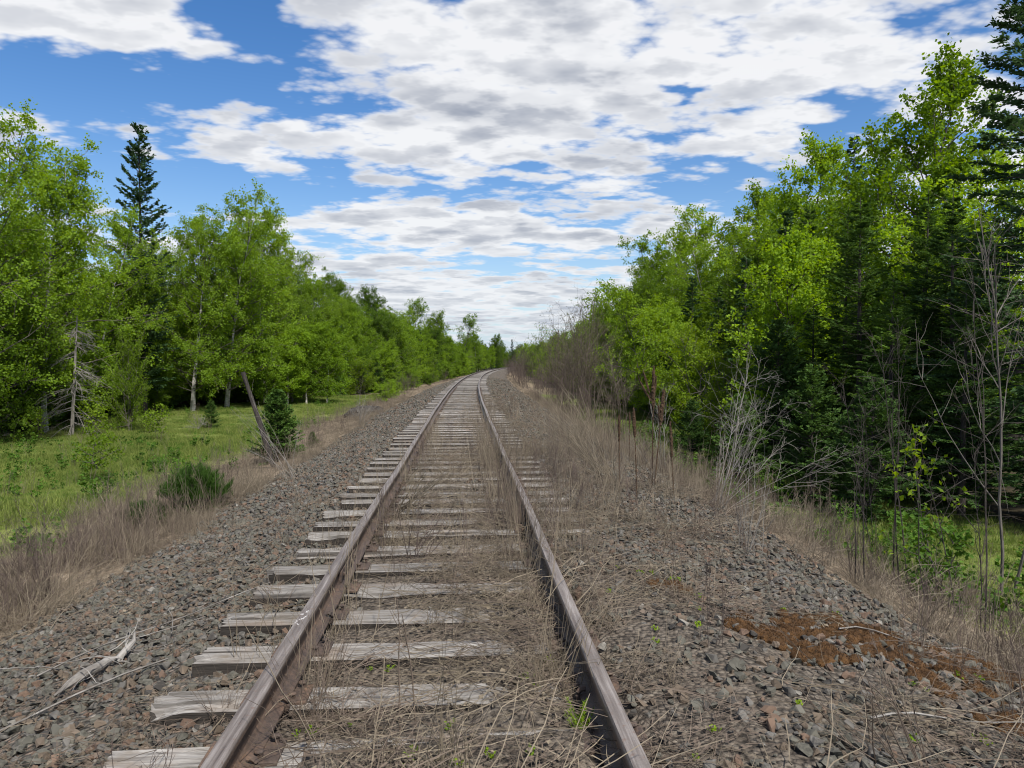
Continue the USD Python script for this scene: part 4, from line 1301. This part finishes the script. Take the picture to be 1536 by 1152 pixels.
# grey dead spruce at the left forest edge
t = thing('dead_spruce', 'grey dead spruce with drooping bare branches at the left forest edge', 'dead tree', (-15.2, 28.8, float(ground_z(-15.2, 28.8))))
A = grow(rng, np.zeros((1, 3)), np.array([[.03, 0, 1.0]]), [4.7], 10, .02, 0)
obj('trunk', tubes(A, .075 * np.linspace(1, .35, 10)[None], 7), M['twig_dead'], t)
m = 70
p, _ = at_param(A, rng.uniform(.06, .97, (1, m)))
az = rng.uniform(0, 6.28, m)
L = (1.9 - p[0, :, 2] * .27) * rng.uniform(.5, 1.1, m)
B = grow(rng, p[0], np.stack([np.cos(az), np.sin(az), -.15 + 0 * az], 1), L, 7, .07, -.085)
q, tn = at_param(B, rng.uniform(.2, 1, (m, 12)))
C = grow(rng, q.reshape(-1, 3), unit(tn.reshape(-1, 3) + rng.normal(0, .55, (m * 12, 3))), rng.uniform(.1, .4, m * 12), 4, .15, -.05)
obj('branches', join(tubes(B, np.full((m, 1), .014) * np.linspace(1, .3, 7)[None], 4), tubes(C, np.full((m * 12, 1), .005) * np.linspace(1, .4, 4)[None], 3)), M['twig_dead'], t)

w, _ = bare(R(63), 1.5, 16, 10, 6, .008, .45, .09, .0, n4=2)
t = thing('grey_brush', 'grey leafless brush at the far left edge of the meadow', 'brush', (-17.2, 26.3, -1.25))
obj('stems', w, M['twig_dead'], t)

# leaning wooden post
P = np.array([[0, 0, -.3], [-.13, 0, .1], [-.42, .05, 1.0], [-.66, .08, 1.75], [-.84, .1, 2.30]])[None]
v, f = tubes(P, np.array([[.060, .060, .055, .050, .046]]), 10)
v = v + .006 * rng.normal(0, 1, v.shape)
cap = np.array([[40, 40 + i, 41 + i] for i in range(1, 9)])
obj('wooden_post', moved((v, np.vstack([f, cap])), (-4.42, 17.6, float(ground_z(-4.42, 17.6)))), M['post'], smooth=50, label='old dark wooden post leaning left out of the bank beside the meadow', cat='post')

# bleached dead shrub right of the track
w, _ = bare(R(64), 2.1, 6, 9, 4, .0075, .34, .085, .0, droop=.03, n4=1, lean=(.42, -.05), low=.25)
t = thing('dead_shrub', 'bleached dead shrub with bent pale branches on the right ballast edge', 'dead shrub', (3.45, 9.0, float(ground_z(3.45, 9.0)) - .03))
obj('branches', w, M['wood_pale'], t)
w, _ = bare(R(65), 1.3, 6, 7, 4, .008, .35, .08, .0, n4=1, lean=(.6, .2))
w2, _ = bare(R(67), 2.4, 5, 8, 4, .0075, .34, .08, .0, droop=.02, n4=1, lean=(.75, .05), low=.3)
obj('long_branches', w2, M['twig_dead'], t)
w, _ = bare(R(65), 1.3, 6, 7, 4, .008, .35, .08, .0, n4=1, lean=(.6, .2))
t = thing('dead_shrub', 'smaller pale dead shrub beyond the bleached one, nearer the bushes', 'dead shrub', (4.2, 11.0, float(ground_z(4.2, 11.0)) - .03))
obj('branches', w, M['twig_dead'], t)
w, _ = bare(R(66), 1.7, 5, 7, 4, .008, .3, .07, .0, n4=1, lean=(-.2, .0))
t = thing('dead_shrub', 'thin grey dead shrub behind the mullein stalks', 'dead shrub', (3.7, 12.6, float(ground_z(3.7, 12.6)) - .03))
obj('branches', w, M['twig_dead'], t)

# bare saplings on the right bank
SAPL = [(3.86, 6.5, 2.5, 1, 'bare dark sapling at the left end of the row on the right bank', 0), (4.08, 6.7, 1.9, 1, 'short bare sapling next to the leftmost of the right bank', 0), (4.6, 7.1, 2.9, 2, 'tallest bare sapling in the middle of the right bank row', 0),
        (4.35, 6.15, 2.4, 1, 'bare sapling with a few pale leaves on the right bank', 1), (4.45, 5.55, 3.3, 2, 'bare grey sapling nearest the right edge of the view', 0), (5.5, 8.2, 3.0, 1, 'thin bare sapling behind the row on the right bank', 0),
        (4.95, 6.6, 2.1, 1, 'leaf-tufted sapling between the two right-hand bare ones', 1), (6.0, 9.6, 3.4, 2, 'grey forked sapling against the dark spruces', 0), (5.3, 7.5, 2.6, 1, 'slim bare sapling just right of the tallest in the row', 0)]
for i, (x, y, H, st, lab, lf) in enumerate(SAPL):
    w, l = bare(R(70 + i), H, st, 8, 4, .0105, .09, .045, .03, buds=5 if lf else 0, leaf=.06, sides=4, n4=1, low=.35)
    t = thing('bare_sapling', lab, 'sapling', (x, y, float(ground_z(x, y)) - .04))
    obj('stem', w, M['bark_dark'], t)
    if lf:
        keep = np.repeat(np.random.default_rng(i).random(len(l[0]) // 4) < .45, 4)
        idx = np.cumsum(keep) - 1
        obj('leaves', (l[0][keep], idx[l[1][keep[l[1][:, 0]]]]), M['leaf_yellow'], t)
# grey dead tree reaching in from the right
w, _ = bare(R(90), 5.2, 2, 15, 5, .022, .10, .05, .03, n4=1, sides=4, lean=(-.02, 0), low=.2)
t = thing('dead_tree', 'grey leafless tree reaching in from the right edge before the spruces', 'dead tree', (6.55, 8.0, float(ground_z(6.55, 8.0)) - .05))
obj('branches', w, M['bark_grey'], t)


# mullein stalks
def mullein(x, y, H, head, r, lean, lab, side=0):
    t = thing('mullein_stalk', lab, 'mullein', (x, y, float(ground_z(x, y)) - .02))
    P = grow(rng, np.zeros((1, 3)), np.array([[lean[0], lean[1], 1.0]]), [H], 12, .012, 0)
    obj('stalk', tubes(P, .0085 * np.linspace(1.1, .6, 12)[None], 6), M['mullein'], t)
    n = 30
    pts, tn = at_param(P, np.linspace(1 - head, .999, n)[None])
    rad = r * np.clip(np.sin(np.linspace(.12, 1, n) * np.pi * .96), .25, 1) ** .5
    v, f = tubes(pts, rad[None], 9)
    v = v + rng.normal(0, r * .20, v.shape)
    parts = [(v, f)]
    for k in range(side):
        p0 = pts[0, int(rng.integers(0, 8))]
        Q = grow(rng, p0[None], np.array([[rng.normal(0, .5), rng.normal(0, .3), 1.0]]), [H * head * rng.uniform(.5, .8)], 14, .03, .05)
        v, f = tubes(Q, (r * .6 * np.clip(np.sin(np.linspace(.1, 1, 14) * np.pi * .95), .3, 1))[None], 8)
        parts.append((v + rng.normal(0, r * .14, v.shape), f))
    obj('seed_head', join(*parts), M['mullein'], t)


mullein(2.22, 9.4, 1.0, .36, .017, (-.02, 0), 'leftmost short mullein stalk with a narrow brown head')
mullein(2.28, 8.7, 1.14, .32, .020, (.0, 0), 'second short mullein stalk with a brown head, right of the leftmost')
mullein(2.66, 9.4, 1.68, .34, .024, (-.01, 0), 'tall mullein stalk with several brown heads', 4)
mullein(2.86, 10.0, 1.40, .36, .030, (.10, 0), 'tall dark mullein whose thick head leans right', 1)
mullein(2.84, 9.0, 1.02, .46, .019, (-.03, 0), 'short mullein stalk in front of the tall leaning one')
mullein(3.2, 13.0, .95, .3, .016, (.0, 0), 'far mullein stalk behind the tall pair')


# arching pale dead weeds right of the track, and others that stand out
def weed_clump(name, lab, x, y, n, h, lean, r, spread, droop, mat='straw', seed=0):
    g = R(200 + seed)
    D = g.normal(0, spread, (n, 3)) + [lean[0], lean[1], 1.0]
    A = grow(g, g.normal(0, .07, (n, 3)) * [1, 1, 0], D, h * g.uniform(.45, 1.05, n), 9, .05, -droop)
    p, tn = at_param(A, g.uniform(.45, 1, (n, 5)))
    B = grow(g, p.reshape(-1, 3), unit(tn.reshape(-1, 3) + g.normal(0, .35, (n * 5, 3))), h * g.uniform(.05, .2, n * 5), 4, .15, -droop)
    v, f = join(tubes(A, np.full((n, 1), r) * np.linspace(1, .4, 9)[None], 4), tubes(B, np.full((n * 5, 1), r * .45) * np.linspace(1, .5, 4)[None], 3))
    v[:, 2] = np.maximum(v[:, 2], .0)
    t = thing(name, lab, 'dead weed', (x, y, float(ground_z(x, y)) - .01))
    obj('stalks', (v, f), M[mat], t)


weed_clump('dead_weed_clump', 'clump of long pale stalks arching left towards the right rail', 2.25, 11.5, 26, 1.7, (-.9, .3), .0035, .22, .045, seed=1)
weed_clump('dead_weed_clump', 'second clump of pale stalks arching left, nearer than the first', 2.1, 9.6, 26, 1.7, (-.55, .1), .005, .25, .05, seed=2)
weed_clump('dead_weed_clump', 'far clump of straw stalks bending over the sleeper ends', 2.7, 15.0, 24, 1.5, (-.95, .1), .0032, .20, .04, seed=3)
weed_clump('dead_weed_clump', 'upright tan weed clump behind the short mulleins', 2.6, 12.2, 22, 1.3, (-.2, 0), .0032, .18, .01, seed=4)
weed_clump('dead_weed_clump', 'pale stalks fallen across the left rail', -.62, 7.6, 20, 1.0, (.75, -.5), .0045, .16, .07, seed=5)
weed_clump('dead_weed_clump', 'pale weed sprawling on the left ballast slope before the little spruce', -3.0, 13.2, 9, 1.8, (-.85, .5), .004, .35, .02, mat='twig_dead', seed=6)
weed_clump('dead_weed_clump', 'grey dead weed leaning over the left bank by the post', -4.0, 16.2, 5, .9, (-.7, -.2), .004, .35, .03, mat='twig_dead', seed=7)
weed_clump('dead_weed_clump', 'brown bushy dead weed at the left ballast edge beyond the post', -3.8, 27.0, 26, 1.3, (.1, 0), .006, .35, .02, mat='twig_dead', seed=8)
weed_clump('dead_weed_clump', 'dry stems leaning left in the right foreground corner', 1.98, 2.75, 15, .62, (-.42, .25), .0034, .25, .01, mat='straw_brown', seed=9)
weed_clump('dead_weed_clump', 'thin dark stems rising beside the nearest end of the left rail', -.98, 2.55, 7, .46, (-.05, .1), .0022, .22, .0, mat='twig_purple', seed=10)
weed_clump('dead_weed_clump', 'single brown stalk standing between the rails in the foreground', -.13, 3.0, 2, .72, (-.10, .12), .0042, .03, .0, mat='straw_brown', seed=11)
weed_clump('dead_weed_clump', 'dark weed tuft between the rails by the middle sleepers', -.28, 5.9, 12, .62, (.1, .0), .0034, .25, .02, mat='twig_purple', seed=12)
weed_clump('dead_weed_clump', 'straggling straw clump leaning over the right rail in the foreground', 1.05, 4.9, 12, .75, (-.5, -.2), .003, .4, .06, seed=13)
weed_clump('dead_weed_clump', 'grey brown stems on the right shoulder before the dead shrub', 2.7, 6.3, 16, .9, (.05, 0), .003, .28, .0, mat='twig_dead', seed=14)

# bleached root on the left ballast
t = thing('driftwood_root', 'bleached broken root with curling twigs lying on the left ballast', 'dead wood', (-2.03, 4.2, float(bedz(-2.03, 4.2)) + .02))
A = np.array([[-.10, -.26, .0], [-.06, -.15, .03], [-.03, -.03, .045], [.02, .08, .05], [.05, .18, .06], [.09, .25, .05]])[None]
v, f = tubes(A, np.array([[.006, .026, .034, .036, .026, .008]]), 11)
v = v * [.8, .8, .8] + (.016 * (meshkit.fbm(v * [14, 5, 30], 3, 3) - .5))[:, None] * np.array([1, .3, 1])
obj('log', (v, f), M['wood_pale'], t)
A = np.array([[.06, .20, .02], [.09, .26, .06], [.12, .30, .10], [.11, .34, .16]])[None]
v, f = tubes(A, np.array([[.018, .022, .014, .003]]), 9)
v = v + (.016 * (meshkit.fbm(v * [25, 25, 9], 3, 6) - .5))[:, None]
obj('stub', (v, f), M['wood_pale'], t)
n = 20
D = rng.normal(0, 1, (n, 3)) * [1, 1, .25] + [.2, .1, .12]
A = grow(rng, np.array([.08, .24, .06]) + rng.normal(0, .12, (n, 3)) * [1, 1, .3], D, rng.uniform(.15, .5, n), 9, .22, -.035)
A[:, :, 2] = np.maximum(A[:, :, 2], .02)
obj('twigs', tubes(A, np.full((n, 1), .0036) * np.linspace(1, .35, 9)[None], 4), M['wood_pale'], t)
for (x0, y0, x1, y1, r, lab) in [(-3.1, 3.35, -1.55, 4.1, .010, 'long pale stick lying across the left ballast below the root'), (-2.55, 4.6, -1.3, 5.3, .006, 'thin pale stick beyond the root on the left ballast'), (2.0, 3.1, 3.0, 3.25, .006, 'thin straight stick on the gravel in the right foreground'), (2.5, 4.3, 3.6, 4.5, .006, 'pale stick lying on the moss on the right')]:
    tt = np.linspace(0, 1, 9)
    X, Yy = x0 + (x1 - x0) * tt, y0 + (y1 - y0) * tt + .03 * np.sin(tt * 7)
    obj('fallen_stick', tubes(np.stack([X, Yy, bedz(X, Yy) + .045 + .015 * np.sin(tt * 9)], 1)[None], r * np.linspace(1, .5, 9)[None], 5), M['wood_pale'], label=lab, cat='stick')

# low dark heap of old rock and brush left of the track
v, f = np.array(trimesh.creation.icosphere(3).vertices), np.array(trimesh.creation.icosphere(3).faces)
v = v * [1.0, 1.5, .5] * (.75 + .5 * meshkit.fbm(v * 2.2 + 5, 3, 2))[:, None]
t = thing('rock_heap', 'low dark heap of spilled rock beside the left ballast edge', 'heap', (-4.6, 34.5, float(ground_z(-4.6, 34.5))))
obj('mound', (v, f), M['dark_stone'], t)
st = [moved(stone_mesh(rng), v[i] * [1, 1, 1], rng.uniform(0, 6), .16) for i in rng.integers(0, len(v), 160) if v[i][2] > 0]
obj('rocks', join(*st), M['dark_stone'], t, kind='stuff')
# grey heap at the stubby spruce
w, _ = bare(R(95), .7, 14, 8, 5, .010, .7, .1, -.05)
t = thing('grey_brush', 'grey heap of dead twigs at the foot of the stubby meadow spruce', 'brush', (-11.25, 31.2, -1.27))
obj('stems', w, M['twig_dead'], t)

# ------------------------------------------------------------------ what nobody could count: straw, litter, grass, moss, sprouts
rng = np.random.default_rng(301)


def strew(name, protos, s, y, scale, mats, zoff=0.0, tilt=None, zf=None, kind='stuff', label=None, cat=None):
    k = np.hypot(s - .62, y - 2.95) > .24         # clear of the weed at the right rail
    s, y, scale = s[k], y[k], scale[k]
    tilt = None if tilt is None else tilt[k]
    x = s + cx(y)
    z = (bedz if zf is None else zf)(x, y) + zoff
    n = len(x)
    P = [(m, M[mats[i % len(mats)]], False) for i, m in enumerate(protos)]
    instancer('/World/' + name, P, rng.integers(0, len(P), n), np.stack([x, y, z], 1), rng.uniform(0, 2 * np.pi, n), scale, tilt, kind=kind, label=label, cat=cat)


def areas(*regions):
    """(s0, s1, y0, y1, count) -> offsets and distances, thinned where the noise is low."""
    S, Y = [], []
    for (s0, s1, y0, y1, n, *pw) in regions:
        p = pw[0] if pw else 1.0
        s = rng.uniform(s0, s1, n)
        y = y0 + (y1 - y0) * rng.random(n) ** p
        k = rng.random(n) < np.clip((patchy(s, y, 1.3, 55) - .32) * 3.2, .12, 1)
        S.append(s[k]), Y.append(y[k])
    return np.concatenate(S), np.concatenate(Y)


# litter of dead grass lying on bed and sleepers
def mulch(g, n):
    """Broken flat blades, chaff and old leaves."""
    O = g.uniform(-.2, .2, (n, 3)) * [1, 1, 0] + np.c_[np.zeros((n, 2)), g.uniform(.004, .03, n)]
    P = grow(g, O, g.normal(0, 1, (n, 3)) * [1, 1, .12], g.uniform(.02, .13, n), 3, .15, 0)
    P[:, :, 2] = np.clip(np.abs(P[:, :, 2]), .003, .05)
    old = np.c_[g.uniform(-.2, .2, (n // 4, 2)), g.uniform(.006, .022, n // 4)]
    return join(blades(g, P, g.uniform(.003, .009, n)), leaves(g, old, .035, up=.85))


pl = [join(litter(R(400 + i), 22, .17, .30, .0013, .030), mulch(R(430 + i), 46)) for i in range(6)] + [litter(R(410 + i), 12, .2, .6, .0021, .05) for i in range(3)]
s, y = areas((-.56, .68, 2.0, 4.2, 270), (-.56, .68, 4.2, 12, 330), (.2, .68, 3, 14, 110), (-.68, .68, 12, 34, 260, 1.4), (.82, 2.4, 2.0, 14, 560), (2.4, 3.7, 2.2, 12, 200), (.85, 1.5, 14, 34, 160), (-3.8, -1.4, 2.2, 9, 60), (-1.3, -.85, 2.2, 12, 50), (-3.95, -3.4, 4, 40, 240))
strew('dry_grass_litter', pl, s, y, rng.uniform(.6, 1.25, len(s)), ['straw', 'straw_brown', 'straw', 'straw_brown'], .012, rng.normal(0, .08, (len(s), 2)), label='straw and dead stems strewn between and beside the rails', cat='dry grass')

# standing dry grass tufts
pt = [straw_tuft(R(420 + i), 20, h, sp, .045, .07, .05) for i, (h, sp) in enumerate([(.24, .55), (.32, .45), (.40, .5), (.30, .7), (.48, .35), (.20, .8)])]
pt += [straw_tuft(R(426 + i), 12, h, .22, .06, .05, .02, .0021, .12) for i, h in enumerate([.85, 1.05, .7])]
s, y = areas((-.66, .66, 2.2, 9, 70), (-.66, .66, 9, 40, 110, 1.25), (.42, .69, 3.0, 18, 70, 1.2), (.84, 1.35, 3, 16, 80), (1.2, 3.4, 2.5, 18, 150), (-.70, -.5, 3, 20, 110), (-1.3, -.84, 3, 12, 30), (-3.8, -1.5, 3, 18, 46),
             (-3.95, -3.3, 3, 45, 420), (3.2, 3.9, 3, 40, 520), (1.3, 3.3, 16, 40, 200))
strew('dry_grass_tufts', pt, s, y, rng.uniform(.55, 1.15, len(s)), ['straw', 'straw', 'straw_brown', 'straw'], 0, rng.normal(0, .1, (len(s), 2)), label='tufts of standing straw-coloured dead grass on the track bed', cat='dry grass')

# tall pale stalks crowding the right rail
pt2 = [straw_tuft(R(700 + i), 14, h, sp, .09, .05, dr, .0024, .15) for i, (h, sp, dr) in enumerate([(.9, .25, .02), (1.15, .30, .05), (.75, .4, .06), (1.0, .2, .01)])]
s, y = areas((.88, 2.3, 5.5, 12, 66), (.88, 2.5, 12, 22, 60), (.46, .68, 5, 16, 26), (2.2, 3.6, 8, 26, 70), (-3.9, -3.2, 8, 30, 40), (-.6, .45, 6, 18, 16))
strew('tall_straw_stalks', pt2, s, y, rng.uniform(.5, 1.1, len(s)), ['straw', 'straw', 'straw_brown', 'straw'], 0, rng.normal(0, .12, (len(s), 2)), label='tall pale straw stalks crowding the right rail and the ballast edges', cat='dry grass')

# brown stalks with twigs: right of the right rail and along both banks
pw_ = [dry_weed(R(440 + i), 6, h, .0024, 7) for i, h in enumerate([.5, .65, .8, .9, .45, .7])]
s, y = areas((.86, 2.1, 5.2, 13, 200), (.86, 2.3, 13, 24, 70), (.40, .70, 5, 16, 70), (-.6, .4, 5, 18, 70), (2.0, 3.6, 4, 16, 190), (1.0, 3.6, 2.6, 4.5, 30))
strew('brown_weed_stalks', pw_, s, y, rng.uniform(.45, 1.0, len(s)), ['straw_brown', 'twig_purple', 'straw', 'straw'], 0, rng.normal(0, .1, (len(s), 2)), label='thin brown weed stalks standing beside and between the rails', cat='dry weeds')

y = rng.uniform(9, 40, 170)
l, _ = tree_line(y)
s = l + 1 + (-6.4 - l - 1) * rng.random(170)
strew('meadow_stems', [dry_weed(R(475 + i), 5, h, .003, 6) for i, h in enumerate([.5, .7, .4])], s, y, rng.uniform(.5, 1.0, 170), ['straw', 'straw_brown', 'straw'], 0, rng.normal(0, .14, (170, 2)), ground_z, label='last year\'s dry stems standing here and there in the green meadow', cat='dry weeds')

# banks: purplish stems, dry grass to the meadow
s, y = areas((-5.6, -3.7, 3, 12, 330), (-6.6, -3.8, 12, 45, 380, 1.3), (3.7, 5.6, 3.5, 16, 330), (3.6, 5.6, 16, 45, 420, 1.3))
strew('bank_weed_stalks', [dry_weed(R(460 + i), 6, h, .0030, 8) for i, h in enumerate([.7, .9, .55, .8])], s, y, rng.uniform(.5, 1.05, len(s)), ['twig_purple', 'straw_brown', 'twig_purple', 'straw'], -.01, rng.normal(0, .14, (len(s), 2)), ground_z,
      label='dead brown stems covering the banks between ballast and meadow', cat='dry weeds')
s, y = areas((-6.9, -3.6, 3, 14, 2300), (-7.2, -3.7, 14, 50, 2400, 1.2), (3.5, 6.2, 3.2, 16, 1500), (3.5, 6.4, 16, 45, 1300, 1.3), (-6, -3.6, 50, 110, 500), (3.4, 4.6, 45, 110, 500))
strew('bank_dry_grass', [straw_tuft(R(480 + i), 26, h, sp, .10, .13, .09, .0020, .35) for i, (h, sp) in enumerate([(.26, 1.1), (.34, .9), (.5, .7), (.22, 1.4)])], s, y, rng.uniform(.6, 1.2, len(s)), ['straw', 'straw_brown', 'straw', 'straw_brown'], -.01,
      rng.normal(0, .15, (len(s), 2)), ground_z, label='matted dry grass on the banks either side of the ballast', cat='dry grass')

# green grass of the meadow and of the strip before the right-hand forest
def grass_tuft(g, n, h, rad):
    O = g.normal(0, rad, (n, 3)) * [1, 1, 0]
    P = grow(g, O, g.normal(0, .45, (n, 3)) * [1, 1, .2] + [0, 0, 1], h * g.uniform(.4, 1.1, n), 4, .10, -.10)
    return blades(g, P, g.uniform(.006, .012, n) * (1 + 2 * h))


pg = [grass_tuft(R(500 + i), 60, h, r) for i, (h, r) in enumerate([(.11, .17), (.15, .19), (.22, .17), (.09, .2), (.16, .14), (.12, .16)])]
S_, Y_ = [], []
for (y0, y1, n) in [(4, 20, 6500), (20, 36, 6500), (36, 62, 4200)]:
    y = rng.uniform(y0, y1, n)
    l, r = tree_line(y)
    s = l - .5 + (-6.3 - l) * rng.random(n) ** .9
    S_.append(s), Y_.append(y)
    y = rng.uniform(max(y0, 4), min(y1, 46), n // 2)
    l, r = tree_line(y)
    s = 4.9 + (r + 1.0 - 4.9) * rng.random(n // 2)
    S_.append(s), Y_.append(y)
s, y = np.concatenate(S_), np.concatenate(Y_)
strew('meadow_grass', pg, s, y, rng.uniform(.5, 1.0, len(s)) * (.15 + 1.8 * patchy(s, y, .5, 91)), ['grass', 'grass', 'grass', 'grass', 'weed_green', 'grass'], -.01, None, ground_z, label='short green meadow grass left of the track and along the right forest', cat='grass')
# leafy weeds in the meadow
pv = []
for i in range(3):
    g = R(520 + i)
    A = grow(g, g.normal(0, .05, (5, 3)) * [1, 1, 0], g.normal(0, .35, (5, 3)) + [0, 0, 1], g.uniform(.2, .45, 5), 4, .1, 0)
    c, _ = at_param(A, g.uniform(.2, 1, (5, 9)))
    pv.append(leaves(g, c.reshape(-1, 3) + g.normal(0, .03, (45, 3)), .075, up=.6))
n = 900
y = 9 + 40 * rng.random(n) ** 1.2
l, _ = tree_line(y)
s = l + .3 + (-6.0 - l) * rng.random(n)
k = (patchy(s, y, .30, 77) > .60) | (s - l < 1.0)
sR = rng.uniform(4.8, 8.5, 260)
yR = rng.uniform(5, 30, 260)
strew('meadow_weeds', pv, np.r_[s[k], sR], np.r_[y[k], yR], rng.uniform(.5, 1.2, int(k.sum()) + 260), ['weed_green'], 0, None, ground_z, label='leafy green weeds scattered through the grass', cat='weeds')

# rust-coloured moss patches on the right shoulder
PATCH = [(1.75, 4.45, .16), (1.95, 4.15, .15), (2.35, 4.35, .28), (2.65, 4.45, .22), (2.95, 4.35, .26), (2.2, 3.9, .18), (2.9, 3.8, .25), (2.75, 3.35, .22), (3.3, 4.2, .25), (1.55, 4.75, .10), (3.2, 3.7, .2), (2.5, 4.0, .16)]
ms, my = [], []
for (a, b, r) in PATCH:
    n = int(2600 * r * r) + 16
    t, q = rng.uniform(0, 6.28, n), np.sqrt(rng.random(n)) * r
    k = patchy(a + q * np.cos(t), b + q * np.sin(t), 8.0, 3) > .50
    ms.append((a + 1.5 * q * np.cos(t))[k]), my.append((b + .9 * q * np.sin(t))[k])
ms, my = np.concatenate(ms), np.concatenate(my)
pm_ = []
for i in range(3):
    g = R(540 + i)
    m = trimesh.creation.icosphere(2)
    v = np.array(m.vertices) * [.030, .030, .026] * (.7 + .6 * meshkit.fbm(np.array(m.vertices) * 2 + i * 9, 3, 4))[:, None]
    O = v[g.integers(0, len(v), 90)]
    O = O[O[:, 2] > 0]
    B = blades(g, np.stack([O, O + unit(O * [1, 1, 2.5] + g.normal(0, .01, O.shape)) * .011], 1), np.full(len(O), .0035))
    pm_.append(join((v, np.array(m.faces)), B))
strew('rusty_moss', pm_, ms, my, rng.uniform(.6, 1.5, len(ms)), ['moss'], .006, label='low rust-orange moss patches on the gravel right of the track', cat='moss')

# little green sprouts
pp = []
for i in range(2):
    g = R(560 + i)
    A = grow(g, np.zeros((8, 3)), g.normal(0, .7, (8, 3)) * [1, 1, .2] + [0, 0, 1], g.uniform(.02, .06, 8), 4, .1, 0)
    c, _ = at_param(A, g.uniform(.4, 1, (8, 4)))
    pp.append(leaves(g, c.reshape(-1, 3), .02, aspect=.5, up=.5))
s, y = areas((-.6, .6, 2.3, 4, 34), (1.0, 3.4, 2.6, 6, 60), (-2.5, -1.3, 3, 5, 6))
strew('green_sprouts', pp, s, y, rng.uniform(.5, 1.1, len(s)), ['lime'], .005, label='tiny fresh green sprouts coming up through gravel and litter', cat='sprouts')

# bright weed against the right rail
t = thing('yellow_green_weed', 'bright yellow-green weed growing against the inside of the right rail', 'weed', (.635, 3.02, float(bedz(.635, 3.02))))
g = R(570)
A = grow(g, g.normal(0, .012, (16, 3)) * [1, 1, 0], g.normal(0, .40, (16, 3)) + [0, 0, 1], g.uniform(.08, .18, 16), 6, .06, 0)
obj('stems', tubes(A, np.full((16, 6), .0016), 3), M['lime'], t)
c, tn = at_param(A, g.uniform(.15, 1, (16, 60)))
N = np.stack([c.reshape(-1, 3), c.reshape(-1, 3) + unit(tn.reshape(-1, 3) * .6 + g.normal(0, .7, (960, 3))) * .017], 1)
obj('leaves', blades(g, N, np.full(960, .0032)), M['lime'], t)
print('done', sum(len(UsdGeom.Mesh(p).GetFaceVertexCountsAttr().Get()) for p in stage.Traverse() if p.IsA(UsdGeom.Mesh)))
